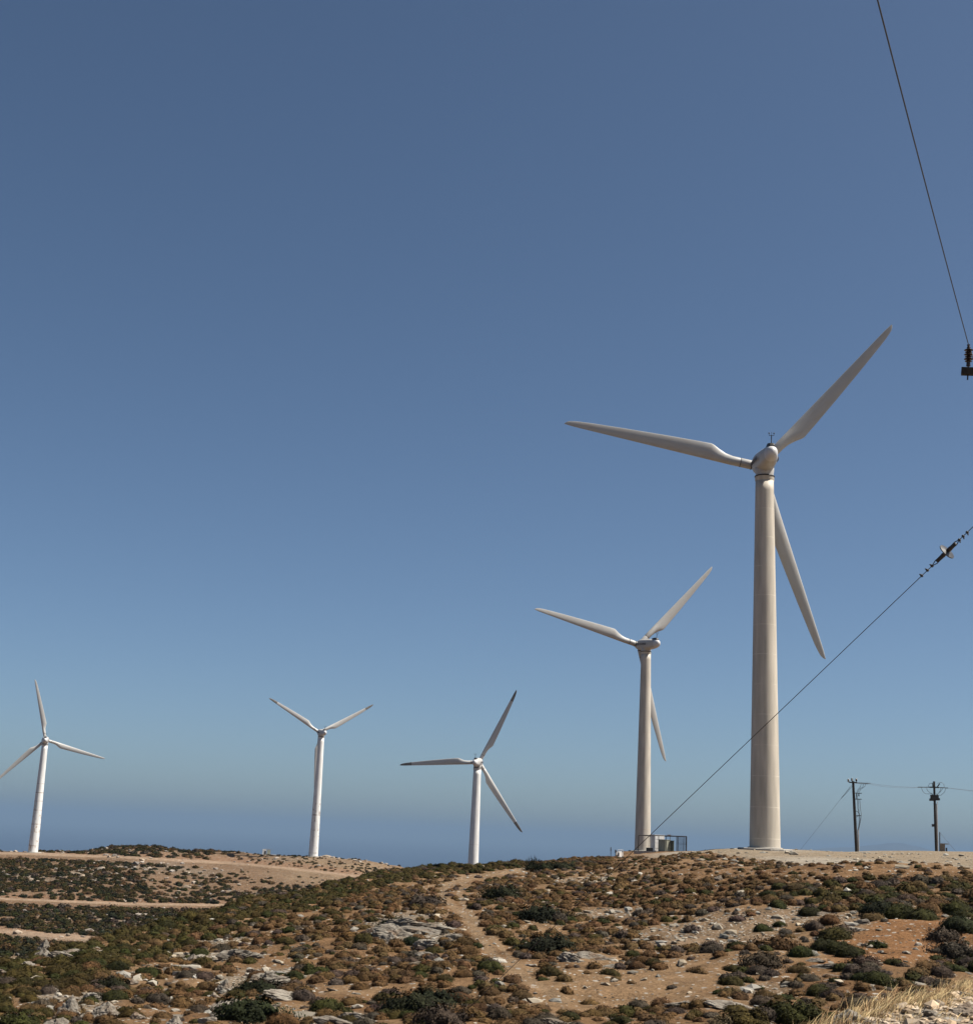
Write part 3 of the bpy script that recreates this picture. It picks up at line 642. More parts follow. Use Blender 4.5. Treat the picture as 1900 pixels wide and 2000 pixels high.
turbine((26.65, 131.58, -0.15), 35, 2.2, 41.06, 19.75, M['tower_beige'], 'blade', 'tip', 'tallest beige wind turbine, standing on the gravel pad beside the two utility poles', up=1.5)
turbine((29.84, 253.07, -1.58), 35, -21.3, 42.2, 21.6, M['tower_beige2'], 'blade', 'tip', 'beige wind turbine rising behind the fenced switchgear enclosure and grey cabinets', up=1.3)
p3 = at(932.1, 1500, 330.0); turbine((p3[0], p3[1], p3[2] - 35), 35, 8.2, 25.9, 18.8, M['tower_white'], 'blade_white', 'tip_dark', 'white wind turbine with dark blade tips, tower foot hidden behind the scrub ridge', up=1.3)
turbine((-46.66, 429.33, -8.4), 35, -19.5, 59.2, 18.7, M['tower_patch'], 'blade_white', 'tip_dark', 'white wind turbine with dark flaking patches, beside the small white kiosk on the far ridge', up=1.3)
turbine((-127.13, 422.08, -10.59), 31, -16.2, 104.3, 18.2, M['tower_rings'], 'blade_white', 'tip_white', 'white wind turbine with rusty rings round its tower, one blade cut off by the frame', up=1.3)

# ------------------------------------------------------------------ poles, wires, guy, cabinets, fence, kiosk
class Frame:
    """builds upright things from pixel measurements: every pixel is put on the vertical plane that faces the camera through the base"""
    def __init__(self, px, py, d, z=None):
        self.b = at(px, py, d) if z is None else np.array([*at(px, py, d)[:2], z]); self.d = d
        a = math.atan2(self.b[0], self.b[1]); self.f = np.array([math.sin(a), math.cos(a), 0]); self.r = np.array([math.cos(a), -math.sin(a), 0]); self.a = a
    def P(self, px, py, depth=0.0):
        """local coordinates (relative to the base) of a pixel, moved back by depth metres"""
        r = ray(px, py); t = (self.b @ self.f + depth) / (r @ self.f); return r * t - self.b
    def ax(self): return (tuple(self.r), tuple(self.f), (0, 0, 1))

def insulator(mb, p, q, rs, rad, core=0.03, n=16):
    """a string of sheds from p to q"""
    p, q = np.array(p, float), np.array(q, float); m_ = len(rs); pts = []; rr_ = []
    for i, k in enumerate(rs):
        for du, rr0 in ((-.32, core), (-.10, core * 1.3), (0.06, rad * k), (.16, rad * k * .95), (.20, core * 1.4)):
            pts.append(p + (q - p) * ((i + .5 + du) / m_)); rr_.append(rr0)
    mb.tube([p] + pts + [q], [core] + rr_ + [core], n, smooth=False)

# near pole just outside the frame on the right; its crossarm, insulator and wire reach into the picture
f0 = Frame(1968, 1000, 26.5); gz0 = float(ground_z(f0.b[0:1], f0.b[1:2])[0]); base0 = np.array([f0.b[0], f0.b[1], gz0 - .2]); f0.b = base0
pole = tag(empty('utility_pole', base0), 'near wooden pole whose crossarm end and ribbed insulator poke in beside the frame edge', 'utility pole', 'utility poles')
top0 = f0.P(1966, 655); mb = MB(); mb.tube([(0, 0, 0), top0 * .5, top0], [.15, .13, .11], 16); mb.build('pole', M['wood'], pole)
ca = (f0.P(1876.5, 725, -.12) + f0.P(2050, 731, -.12)); cl = f0.P(2050, 731, -.12) - f0.P(1876.5, 725, -.12)
ln = np.linalg.norm(cl); u_ = cl / ln; w_ = np.cross(u_, f0.f)
mb = MB(); mb.box(ca / 2, (ln, .11, .135), (tuple(u_), tuple(f0.f), tuple(w_ if w_[2] > 0 else -w_))); cr_ = mb.build('crossarm', M['wood'], pole)
ins_top = f0.P(1891.2, 676, -.12)
for dx in (0, 150):
    mb = MB(); a_ = f0.P(1890 + dx, 715, -.12); b_ = f0.P(1890.8 + dx, 682, -.12)
    mb.tube([f0.P(1888.6 + dx, 742, -.12), a_], .014, 8); mb.tube([a_, a_ + (b_ - a_) * .25], [.04, .034], 12)
    insulator(mb, a_ + (b_ - a_) * .2, b_, [.8, 1, .8, 1, .8, 1], .082, .03)
    mb.tube([b_, b_ + np.array([0, 0, .03]), b_ + np.array([0, 0, .05]), b_ + np.array([0, 0, .09])], [.034, .036, .022, .03], 10)
    mb.build('pin_insulator', M['ceramic'], pole)
mb = MB(); mb.tube([base0 * 0 + ins_top, f0.P(1897, 690, -.16), f0.P(1905, 722, -.2), f0.P(1925, 800, -.2), f0.P(1950, 860, -.1)], .009, 6); mb.build('jumper_wire', M['wire'], pole)
# overhead wire from that insulator, over the photographer's head
pA = base0 + ins_top; pB = at(1876.7, 621, 25.2); pC = at(1713, 0, 13.0); dirw = pC - pA
pts = []
for t_ in np.linspace(0, 2.2, 40):
    p_ = pA + dirw * t_; p_[2] += 0.16 * t_ * (t_ - 1.0); pts.append(p_)
def off(p): return [np.array(q) - pA for q in p]
w1 = tag(empty('overhead_wire', pA), 'single thin dark overhead wire running up from the ribbed insulator on the crossarm', 'wire')
mb = MB(); mb.tube(off(pts), .0085, 6); mb.build('wire_strand', M['wire'], w1)
# stay wire of the near pole with its strain insulator
gA = base0 + f0.P(1963, 968, -.14); 
def stay_pt(px, py, t): return at(px, py, 26.3 + 11.5 * t)
gE = stay_pt(835, 2046, 1.0)
# the end sits on the ground: keep going down the same straight line until it meets it
dg = gE - gA; tt = np.linspace(.5, 1.6, 400); line = gA + dg * tt[:, None]; hit = np.argmax(line[:, 2] < ground_z(line[:, 0], line[:, 1])); hit = hit if hit > 0 else 380
gE = gA + dg * tt[hit]
def on_stay(px):
    lo, hi = 0.0, 1.0
    for _ in range(50):
        m_ = (lo + hi) / 2
        if proj(gA + (gE - gA) * m_)[0] > px: lo = m_
        else: hi = m_
    return gA + (gE - gA) * m_
stay = tag(empty('stay_wire', gA), 'slanting dark stay wire with grey strain disc crossing in front of the tallest tower', 'stay wire')
p0, p1 = on_stay(1866), on_stay(1825); du_ = (p1 - p0) / np.linalg.norm(p1 - p0)
mb = MB(); mb.tube([gA - gA, on_stay(1872.6) - gA], .008, 6); mb.tube([on_stay(1819.3) - gA, gE - gA], .008, 6); mb.build('wire_strand', M['wire'], stay)
sd = np.cross(du_, [0, 0, 1]); sd /= np.linalg.norm(sd); ud = np.cross(sd, du_)
for c_, a_, b_ in ((0, on_stay(1872.6), on_stay(1858)), (1, on_stay(1819.3), on_stay(1836))):
    mb = MB(); a_ = a_ - gA; b_ = b_ - gA; m_ = (a_ + b_) / 2
    for s_ in (-1, 1): mb.tube([a_, m_ + ud * .035 * s_, b_ + ud * .03 * s_], .0095, 6)
    mb.tube([b_ - du_ * .10, b_ + du_ * .10] if c_ == 0 else [b_ + du_ * .10, b_ - du_ * .06], [.034, .04], 10); mb.build('thimble', M['dark_metal'], stay)
c_ = on_stay(1848) - gA
mb = MB(); mb.tube([c_ - du_ * .13, c_ - du_ * .10, c_ - du_ * .03, c_, c_ + du_ * .05], [.034, .042, .04, .026, .018], 14); mb.tube([c_ + du_ * .05, c_ + du_ * .1], [.035, .045], 12); mb.build('strain_cap', M['ceramic'], stay)
mb = MB(); mb.tube([c_ - du_ * .028, c_ - du_ * .012, c_ + du_ * .006, c_ + du_ * .016], [.06, .162, .162, .07], 28, smooth=False); mb.build('strain_disc', M['disc'], stay)
for px_ in (1888, 1880, 1872.6, 1819.3, 1810.4, 1799.3):
    c_ = on_stay(px_) - gA; k_ = 1 if px_ > 1850 else -1
    mb = MB(); mb.box(c_ + ud * .0, (.04, .042, .04), (tuple(du_), tuple(sd), tuple(ud))); mb.tube([c_ + ud * .02 * k_ * -1, c_ + (ud * -k_ * .055 + du_ * .02)], .013, 6); mb.build('wire_clamp', M['dark_metal'], stay)

def Z7(x, y): return 1620 + x / 6.7, 1490 + y / 6.7
def tubepx(mb, fr, pts, r, n=8, depth=0.0): mb.tube([fr.P(*Z7(*p), depth) if len(p) == 2 else fr.P(*Z7(p[0], p[1]), p[2]) for p in pts], r, n)
# first distant pole
fa = Frame(*Z7(352, 1162), 172.0); fa.b[2] = float(ground_z(fa.b[0:1], fa.b[1:2])[0]) - .1
P1 = tag(empty('utility_pole', fa.b), 'tarred wooden pole with cable riser and slack wires, nearer to the tallest turbine', 'utility pole', 'utility poles')
mb = MB(); tubepx(mb, fa, [(350, 1175), (325, 700), (303, 240)], [.19, .165, .14], 14); mb.build('pole', M['wood'], P1)
mb = MB(); tubepx(mb, fa, [(378, 1175, .1), (372, 1000, .1), (368, 870, .1)], .075, 10); mb.build('cable_pipe', M['pipe'], P1)
mb = MB(); a_, b_ = fa.P(*Z7(250, 258)), fa.P(*Z7(352, 256)); mb.box((a_ + b_) / 2 + fa.f * -.2, (np.linalg.norm(b_ - a_), .12, .14), fa.ax()); mb.build('crossarm', M['dark_metal'], P1)
for x_, y_ in ((240, 228), (288, 218), (345, 222)):
    mb = MB(); mb.tube([fa.P(*Z7(x_ + 4, 255), -.2), fa.P(*Z7(x_ + 1, y_ + 16), -.2)], .03, 8)
    insulator(mb, fa.P(*Z7(x_ + 2, y_ + 20), -.2), fa.P(*Z7(x_, y_ - 18), -.2), [1, .8, 1, .7], .17, .08, 12); mb.build('pin_insulator', M['ceramic'], P1)
mb = MB(); insulator(mb, fa.P(*Z7(352, 258)), fa.P(*Z7(470, 264)), [.9] * 7, .055, .02, 10); mb.tube([fa.P(*Z7(470, 264)), fa.P(*Z7(530, 268))], .035, 8); mb.build('strain_insulator', M['disc'], P1)
mb = MB(); insulator(mb, fa.P(*Z7(330, 264), .6), fa.P(*Z7(430, 272), .6), [.9] * 7, .055, .02, 10); mb.tube([fa.P(*Z7(430, 272), .6), fa.P(*Z7(500, 276), .6)], .035, 8); mb.build('strain_insulator', M['disc'], P1)
for pts in ([(470, 270), (455, 310), (400, 350), (380, 390)], [(440, 272), (430, 315), (385, 345), (360, 390)], [(410, 272), (395, 320), (365, 350), (350, 390)]):
    mb = MB(); tubepx(mb, fa, pts, .022, 6); mb.build('jumper_wire', M['wire'], P1)
mb = MB()
for x_, y_ in ((350, 412), (378, 412), (352, 455)): insulator(mb, fa.P(*Z7(x_, y_ + 26)), fa.P(*Z7(x_, y_ - 20)), [1, .7, 1], .10, .05, 10)
mb.box((fa.P(*Z7(322, 395)) + fa.P(*Z7(395, 398))) / 2, (1.0, .08, .08), fa.ax()); mb.box((fa.P(*Z7(322, 474)) + fa.P(*Z7(390, 474))) / 2, (1.0, .1, .08), fa.ax()); mb.build('cable_termination', M['dark_metal'], P1)
for pts in ([(358, 480), (365, 600), (388, 680), (396, 740), (372, 860)], [(372, 480), (378, 600), (380, 690), (384, 760), (370, 870)], [(390, 480), (400, 600), (410, 680), (400, 770), (374, 880)]):
    mb = MB(); tubepx(mb, fa, pts, .024, 6); mb.build('riser_cable', M['wire'], P1)
mb = MB(); tubepx(mb, fa, [(333, 625), (365, 640), (382, 670)], .028, 6); tubepx(mb, fa, [(345, 688), (408, 688)], .035, 6); tubepx(mb, fa, [(340, 712), (372, 694)], .028, 6); mb.build('cable_bracket', M['dark_metal'], P1)
# stay of that pole, running down to the left
sA = fa.b + fa.P(*Z7(285, 290)); sB = fa.b + fa.P(1555, 1662, 2.0); sB[2] = float(ground_z(sB[0:1], sB[1:2])[0])
st = tag(empty('stay_wire', sA), 'faint stay wire running from the riser pole down to the edge of the pad', 'stay wire')
mb = MB(); mb.tube([sA * 0, sB - sA], .011, 6); mb.tube([sA - sA + (sB - sA) * .03, (sB - sA) * .19], .022, 6)
o2 = fa.r * .22; mb.tube([o2 * .8, (sB - sA) * .12 + o2 * .5, (sB - sA) * .2], .018, 6); mb.build('wire_strand', M['wire'], st)

# second distant pole
fb = Frame(*Z7(1395, 1153), 176.0); fb.b[2] = float(ground_z(fb.b[0:1], fb.b[1:2])[0]) - .1
P2 = tag(empty('utility_pole', fb.b), 'tarred wooden pole with looped jumpers and dark switch box, beside the small shed', 'utility pole', 'utility poles')
mb = MB(); tubepx(mb, fb, [(1392, 1165), (1375, 700), (1362, 242)], [.16, .14, .12], 14); mb.build('pole', M['wood'], P2)
mb = MB(); tubepx(mb, fb, [(1412, 1165, .1), (1403, 800, .1), (1396, 540, .1)], .07, 10); tubepx(mb, fb, [(1396, 545, .1), (1410, 515, .1), (1398, 500, .1)], .04, 8); mb.build('cable_pipe', M['pipe'], P2)
mb = MB(); a_, b_ = fb.P(*Z7(1300, 322), -.2), fb.P(*Z7(1425, 318), -.2); mb.box((a_ + b_) / 2, (np.linalg.norm(b_ - a_), .12, .15), fb.ax())
mb.tube([fb.P(*Z7(1340, 262), -.2), fb.P(*Z7(1345, 318), -.2)], .05, 8); mb.tube([fb.P(*Z7(1436, 270), -.2), fb.P(*Z7(1405, 312), -.2)], .06, 8); mb.build('crossarm', M['dark_metal'], P2)
for sx in ((1345, 1180), (1385, 1520)):
    for dy_, dp in ((0, 0.0), (8, .7)):
        mb = MB(); a_ = fb.P(*Z7(sx[0], 318 + dy_ * .3), dp); b_ = fb.P(*Z7(sx[1], (316 if sx[1] < 1300 else 326) + dy_ * .4), dp)
        insulator(mb, a_ + (b_ - a_) * .2, a_ + (b_ - a_) * .85, [.9] * 8, .06, .022, 10); mb.tube([a_, a_ + (b_ - a_) * .2], .025, 6); mb.tube([a_ + (b_ - a_) * .85, a_ + (b_ - a_) * 1.2], .034, 8); mb.build('strain_insulator', M['disc'], P2)
for pts in ([(1195, 322), (1215, 375), (1250, 405), (1330, 405)], [(1262, 325), (1275, 360), (1310, 392), (1340, 402)], [(1515, 330), (1500, 380), (1450, 425), (1400, 420)], [(1450, 328), (1440, 365), (1410, 412)], [(1285, 315), (1300, 272), (1350, 262)], [(1400, 268), (1460, 255), (1490, 280), (1495, 320)], [(1480, 325), (1462, 350), (1432, 395)]):
    mb = MB(); tubepx(mb, fb, pts, .022, 6); mb.build('jumper_wire', M['wire'], P2)
mb = MB(); mb.box(fb.P(*Z7(1368, 455), -.25), (.95 * 1.0, .6, .62), fb.ax()); mb.box(fb.P(*Z7(1328, 482), -.2), (.5, .4, .26), fb.ax()); mb.box(fb.P(*Z7(1412, 475), -.2), (.45, .4, .26), fb.ax())
for x_ in (1338, 1368, 1400): insulator(mb, fb.P(*Z7(x_, 432), -.25), fb.P(*Z7(x_, 402), -.25), [1, .8], .08, .04, 10)
mb.build('switch_box', M['dark_metal'], P2)
mb = MB(); mb.box(fb.P(*Z7(1350, 818), -.2), (.32, .3, .30), fb.ax()); mb.tube([fb.P(*Z7(1350, 818)), fb.P(*Z7(1372, 812))], .03, 6); mb.build('lamp_box', M['dark_metal'], P2)
# wires between the poles and on to the right
def sag_wire(a, b, sag, label, r=.011):
    w = tag(empty('overhead_wire', a), label, 'wire')
    mb = MB(); mb.tube([(b - a) * t - np.array([0, 0, 4 * sag * t * (1 - t)]) for t in np.linspace(0, 1, 16)], r, 6); mb.build('wire_strand', M['wire'], w); return w
sag_wire(fa.b + fa.P(*Z7(528, 268)), fb.b + fb.P(*Z7(1165, 318)), .12, 'faint upper wire strung between the two distant utility poles')
sag_wire(fa.b + fa.P(*Z7(498, 276), .6), fb.b + fb.P(*Z7(1165, 322), .7), .2, 'faint lower wire strung between the two distant utility poles')
sag_wire(fb.b + fb.P(*Z7(1555, 328)), at(2120, 1556, 215.0), .25, 'faint upper wire leaving the switch box pole towards the frame edge')
sag_wire(fb.b + fb.P(*Z7(1555, 331), .7), at(2120, 1560, 216.0), .3, 'faint lower wire leaving the switch box pole towards the frame edge')
# short post with its own stay, and the little shed behind it
fc = Frame(*Z7(1438, 1152), 178.0); fc.b[2] = float(ground_z(fc.b[0:1], fc.b[1:2])[0]) - .05
o = tag(empty('short_post', fc.b), 'short dark post with a thin stay, standing against the small shed', 'post')
mb = MB(); tubepx(mb, fc, [(1438, 1165), (1435, 905)], [.07, .055], 10); mb.build('post', M['dark_metal'], o)
mb = MB(); sC = fc.P(*Z7(1640, 1150)); mb.tube([fc.P(*Z7(1436, 912)), sC], .014, 6); mb.build('stay', M['wire'], o)
fd = Frame(*Z7(1483, 1152), 180.0); fd.b[2] = float(ground_z(fd.b[0:1], fd.b[1:2])[0]) - .05
o = tag(empty('shed', fd.b, -fd.a), 'tiny weathered shed with flat overhanging roof behind the short post', 'shed')
mb = MB(); mb.box((-.1, .5, .42), (.62, 1.0, .95)); mb.build('wall', M['shed'], o)
mb = MB(); mb.box((.1, .5, .94), (1.05, 1.3, .10)); mb.build('roof', M['concrete'], o)
mb = MB(); mb.box((.36, .3, .25), (.16, .2, .5)); mb.build('meter_box', M['dark_metal'], o)

# switchgear enclosure beside the second turbine
def Z6(x, y): return 1160 + x / 9.38, 1560 + y / 9.38
fe = Frame(*Z6(1240, 975), 236.0); ge = lambda p: float(ground_z(np.array([p[0]]), np.array([p[1]]))[0])
fe.b[2] = at(*Z6(1240, 972), 236.0)[2]
fence = tag(empty('fence', fe.b), 'dark steel fence frame enclosing the cabinets beside the second beige turbine', 'fence')
def fpost(x, dep, top=680, r=.05):
    mb = MB(); t_ = fe.P(*Z6(x, top), dep); b_ = t_.copy(); b_[2] = -.3; mb.tube([b_, t_], r, 8); mb.build('post', M['dark_metal'], fence)
for x_, r_ in ((815, .07), (1025, .05), (1180, .045), (1320, .045), (1510, .05), (1540, .05), (1690, .10)): fpost(x_, 0.0, 672 + (x_ - 815) * .02, r_)
for x_ in (1000, 1390, 1525, 1640): fpost(x_, 5.0, 690, .04)
mb = MB(); mb.tube([fe.P(*Z6(815, 670)), fe.P(*Z6(1025, 672)), fe.P(*Z6(1690, 690))], .07, 8); mb.tube([fe.P(*Z6(815, 670)), fe.P(*Z6(1000, 684), 5.0)], .04, 6); mb.tube([fe.P(*Z6(1690, 690)), fe.P(*Z6(1640, 694), 5.0)], .04, 6); mb.tube([fe.P(*Z6(1000, 690), 5.0), fe.P(*Z6(1640, 694), 5.0)], .04, 6); mb.build('top_rail', M['dark_metal'], fence)
mb = MB(); mb.tube([fe.P(*Z6(815, 960)), fe.P(*Z6(1690, 965))], .04, 6); mb.tube([fe.P(*Z6(1690, 830)), fe.P(*Z6(1540, 828))], .025, 6); mb.build('bottom_rail', M['dark_metal'], fence)
mb = MB()
for x_ in np.linspace(1550, 1685, 34): mb.tube([fe.P(*Z6(x_, 692)), fe.P(*Z6(x_, 965))], .006, 3, caps=False)
for y_ in np.linspace(700, 960, 40): mb.tube([fe.P(*Z6(1545, y_)), fe.P(*Z6(1688, y_))], .006, 3, caps=False)
mb.build('wire_mesh', M['dark_metal'], fence)
def cab(name, x0, x1, y0, y1, dep, thick, mat, label, cat='cabinet', extra=None):
    b0 = fe.P(*Z6((x0 + x1) / 2, y1), dep); loc = fe.b + b0; fr = Frame(*Z6((x0 + x1) / 2, y1), fe.d + dep); w = abs((fe.P(*Z6(x1, y1), dep) - fe.P(*Z6(x0, y1), dep)) @ fe.r); h = abs(fe.P(*Z6(x0, y0), dep)[2] - fe.P(*Z6(x0, y1), dep)[2])
    o = tag(empty(name, loc, -fe.a), label, cat)
    mb = MB(); mb.box((0, thick / 2, h / 2 - .15), (w, thick, h + .3)); mb.build('body', mat, o)
    mb = MB(); mb.box((0, thick / 2, h + .03), (w + .1, thick + .1, .06)); mb.build('lid', mat, o)
    if extra: extra(o, w, h, thick)
    return o
def louvres(o, w, h, t):
    mb = MB()
    for i in range(5): mb.box((0, -.012, h * .3 + i * .09), (w * .7, .022, .03))
    mb.build('vent_slats', M['dark_metal'], o)
def doors(o, w, h, t):
    for s_ in (-1, 1):
        mb = MB(); mb.box((s_ * w * .245, -.012, h * .5), (w * .46, .022, h * .9)); mb.build('door', o.children[0].data.materials[0], o)
def corner_cab(name, xl, xc, xr, y0, y1, dep, turn, mat, label, cat='cabinet', extra=None):
    """a box seen corner on: dark face from xl to xc, sunlit face from xc to xr"""
    k_ = (fe.d + dep) / F / 9.38; w, th = (xr - xc) * k_ / math.cos(math.radians(turn)), (xc - xl) * k_ / math.sin(math.radians(turn)); h = (y1 - y0) * k_
    o = tag(empty(name, fe.b + fe.P(*Z6(xc, y1), dep), -fe.a + math.radians(turn)), label, cat)
    mb = MB(); mb.box((w / 2, th / 2, h / 2 - .15), (w, th, h + .3)); mb.build('body', mat, o)
    mb = MB(); mb.box((w / 2, th / 2, h + .03), (w + .1, th + .1, .06)); mb.build('lid', mat, o)
    if extra:
        for q in extra:
            mb = MB(); mb.box((w * q[0], -.012, h * q[1]), (w * q[2], .03, h * q[3])); mb.build('door', mat, o)
    return o
corner_cab('transformer', 1178, 1302, 1390, 768, 972, .6, 45, M['green2'], 'olive green transformer box with one dark and one sunlit side, in front inside the fence', 'transformer', [(.5, .5, .86, .86)])
corner_cab('cabinet', 1394, 1450, 1462, 786, 968, .9, 62, M['green'], 'narrow dark green cabinet beside the transformer box', 'cabinet')
corner_cab('cabinet', 1032, 1107, 1274, 682, 975, 2.4, 35, M['white'], 'large white switch cabinet with door panels, next to the turbine tower', 'cabinet', [(.2, .86, .36, .22), (.2, .62, .36, .16), (.2, .36, .36, .28), (.7, .86, .54, .24), (.7, .4, .54, .6)])
cab('trough', 950, 1075, 905, 948, .3, .7, M['dark_metal'], 'low dark cable trough in front of the turbine foot', 'trough')
for x_ in (1075, 1372):
    a_ = fe.b + fe.P(*Z6(x_, 685), 0.0)
    o = tag(empty('bulkhead_lamp', a_, -fe.a), 'small white lamp on the fence rail above the %s' % ('white switch cabinet' if x_ < 1200 else 'olive green transformer box'), 'lamp')
    mb = MB(); mb.box((0, 0, .17), (.62, .3, .14)); mb.build('housing', M['white'], o); mb = MB(); mb.tube([(0, 0, -.02), (0, 0, .12)], .03, 6); mb.build('bracket', M['dark_metal'], o)
ps = fe.b + fe.P(*Z6(1330, 985), 1.0)
mb = MB(); mb.box((0, 0, -.18), (8.2, 3.2, .5)); o = mb.build('concrete_slab', M['concrete']); o.location = tuple(ps + fe.r * -1.2); o.rotation_euler = (0, 0, -fe.a); tag(o, 'pale concrete slab under the fenced cabinets', 'slab')

# white drum and two thin posts on the crest
def Zd(x, y): return 1180 + x / 23.45, 1630 + y / 23.45
fg = Frame(*Zd(690, 1020), 195.0)
g_ = on_ground(*Zd(690, 1045), 60, 400); fg = Frame(*Zd(690, 1030), float(np.hypot(g_[0], g_[1])))
o = tag(empty('cable_drum', fg.b), 'small white cable drum lying on the crest below the second beige turbine', 'drum')
sc_ = fg.d / F
axd = fg.r * .8 - fg.f * .6
for x_, r_ in ((-4.0, 5.6), (3.6, 5.6)):
    mb = MB(); c0 = axd * x_ * sc_ * .9 + np.array([0, 0, 5.4 * sc_]); mb.tube([c0 - axd * .5 * sc_, c0 + axd * .5 * sc_], r_ * sc_, 28, smooth=False); fl = mb.build('flange', M['white'], o)
mb = MB(); c0 = np.array([0, 0, 5.4 * sc_]); mb.tube([c0 - axd * 3.4 * sc_, c0 + axd * 3.1 * sc_], 3.0 * sc_, 20); mb.build('core', M['grey'], o)
mb = MB(); mb.tube([fg.P(*Zd(610, 712)), fg.P(*Zd(870, 716))], .045, 8); mb.tube([fg.P(*Zd(620, 712)), fg.P(*Zd(640, 1000))], .03, 6); mb.tube([fg.P(*Zd(860, 716)), fg.P(*Zd(850, 1000))], .03, 6); mb.build('stand', M['white'], o)
for x_, y0, y1, lb in ((295, 570, 1010, 'thin dark marker post alone on the crest, away from the white drum'), (520, 690, 1040, 'thicker dark post right against the white cable drum')):
    mb = MB(); a_ = fg.P(*Zd(x_, y1 + 40)); b_ = fg.P(*Zd(x_, y0)); r_ = .035 if x_ < 400 else .06
    mb.tube([a_ - a_, (b_ - a_) * .6, (b_ - a_) * .62, (b_ - a_) * .9, (b_ - a_)], [r_, r_, r_ * 1.7, r_ * 1.7, r_], 8); po = mb.build('marker_post', M['dark_metal']); po.location = tuple(fg.b + a_); tag(po, lb, 'post')

# kiosk beside the turbine on the far ridge
def Zk(x, y): return 480 + x / 11.725, 1640 + y / 11.725
g_ = on_ground(*Zk(480, 350), 300, 600); dk = float(np.hypot(g_[0], g_[1])); fk = Frame(*Zk(480, 350), dk); fk.b[2] = g_[2] - .1; k_ = dk / F / 11.725
o = tag(empty('kiosk', fk.b, -fk.a), 'small white transformer kiosk with grey side hut on the far ridge', 'kiosk')
mb = MB(); mb.box((-52 * k_, 1.2, 62 * k_), (84 * k_, 2.4, 128 * k_)); mb.build('wall', M['white'], o)
mb = MB(); mb.box((-34 * k_, -.03, 46 * k_), (38 * k_, .06, 92 * k_)); mb.build('door', M['dark_metal'], o)
mb = MB(); mb.box((42 * k_, .9, 56 * k_), (76 * k_, 1.8, 118 * k_)); mb.build('annexe', M['greygreen'], o)
mb = MB(); mb.box((10 * k_, 1.2, 130 * k_), (120 * k_, 2.2, 10 * k_)); mb.box((70 * k_, 1.0, 134 * k_), (150 * k_, .3, 5 * k_)); mb.build('roof', M['grey'], o)
mb = MB(); mb.box((0, 0, -.05), (9.0, 3.2, .4)); s_ = mb.build('concrete_slab', M['concrete']); s_.location = tuple(fk.b + np.array([0, 0, .1])); s_.rotation_euler = (0, 0, -fk.a); tag(s_, 'pale concrete slab under the white kiosk on the far ridge', 'slab')

# ------------------------------------------------------------------ shrubs
SHS = 0.48
SHC = {'brown': (.178, .104, .044), 'rust': (.192, .108, .044), 'grey': (.108, .080, .058), 'olive': (.084, .064, .018), 'green': (.054, .055, .014), 'dark': (.036, .041, .018), 'straw': (.26, .19, .10)}
def shrub_template(rng, nleaf, lump=.22, leaf=.13, ragged=.10, tall=.70, core_n=(12, 5), blade_like=False, tw=.8, tv=.4):
    """cushion of small leaf faces over a lumpy dome; unit radius; returns verts, tris, tone per vertex"""
    ph = rng.uniform(0, 6.28, 8); fr_ = rng.integers(2, 6, 8)
    def rad(az, el):
        r = 1 + lump * 0.5 * (np.sin(fr_[0] * az + ph[0]) * np.cos(el) + np.sin(fr_[1] * az + ph[1] + 3 * el) * .8 + .6 * np.sin((fr_[2] + 3) * az + 5 * el + ph[2]))
        return r
    na_, ne = core_n; V = []; T = []
    for j in range(ne):
        el = (j / (ne - 1)) * math.pi / 2 * .97 - .12
        for i in range(na_):
            az = 2 * math.pi * i / na_; r = .88 * float(rad(az, el)); V.append((r * math.cos(az) * math.cos(el), r * math.sin(az) * math.cos(el), r * math.sin(el) * tall))
    for j in range(ne - 1):
        for i in range(na_):
            a, b = j * na_ + i, j * na_ + (i + 1) % na_; T += [(a, b, b + na_), (a, b + na_, a + na_)]
    top = len(V); V.append((0, 0, .88 * tall))
    for i in range(na_): T.append(((ne - 1) * na_ + i, (ne - 1) * na_ + (i + 1) % na_, top))
    V = np.array(V); T = np.array(T); tone = rng.uniform(.7, .95, len(V))
    az = rng.uniform(0, 2 * math.pi, nleaf); se = rng.uniform(-.05, 1.0, nleaf); el = np.arcsin(se)
    r = rad(az, el) * rng.uniform(.86, 1.0 + ragged, nleaf)
    n = np.stack([np.cos(az) * np.cos(el), np.sin(az) * np.cos(el), np.sin(el)], -1); c = n * r[:, None] * np.array([1, 1, tall])
    q = rng.normal(0, 1, (nleaf, 3)); t1 = np.cross(n, q); t1 /= np.linalg.norm(t1, axis=1)[:, None]; t2 = np.cross(n, t1)
    tilt = rng.uniform(-tw, tw, nleaf)[:, None]; t2 = t2 * np.cos(tilt) + n * np.sin(tilt)
    s = (leaf * rng.uniform(.6, 1.3, nleaf))[:, None]
    if blade_like: t2 = n * .9 + np.array([0, 0, .5]) + rng.normal(0, .3, (nleaf, 3)); s2 = s * 2.6; s1 = s * .5
    else: s1 = s; s2 = s
    L_ = np.stack([c - t1 * s1 - t2 * s2 * .5, c + t1 * s1 - t2 * s2 * .5, c + t2 * s2], 1).reshape(-1, 3)
    lt = np.repeat(rng.uniform(1 - tv, 1 + tv, nleaf) * (.85 + .3 * np.sin(3 * az + ph[4])), 3)
    n0 = len(V); V = np.concatenate([V, L_]); T = np.concatenate([T, n0 + np.arange(nleaf * 3).reshape(-1, 3)]); tone = np.concatenate([tone, lt])
    V[:, 2] -= .06
    return V, T, tone
rng = np.random.default_rng(11)
TB = [shrub_template(rng, 1500, leaf=.05, ragged=.03, tall=.74, tw=.45, tv=.28) for _ in range(6)]                       # shown large
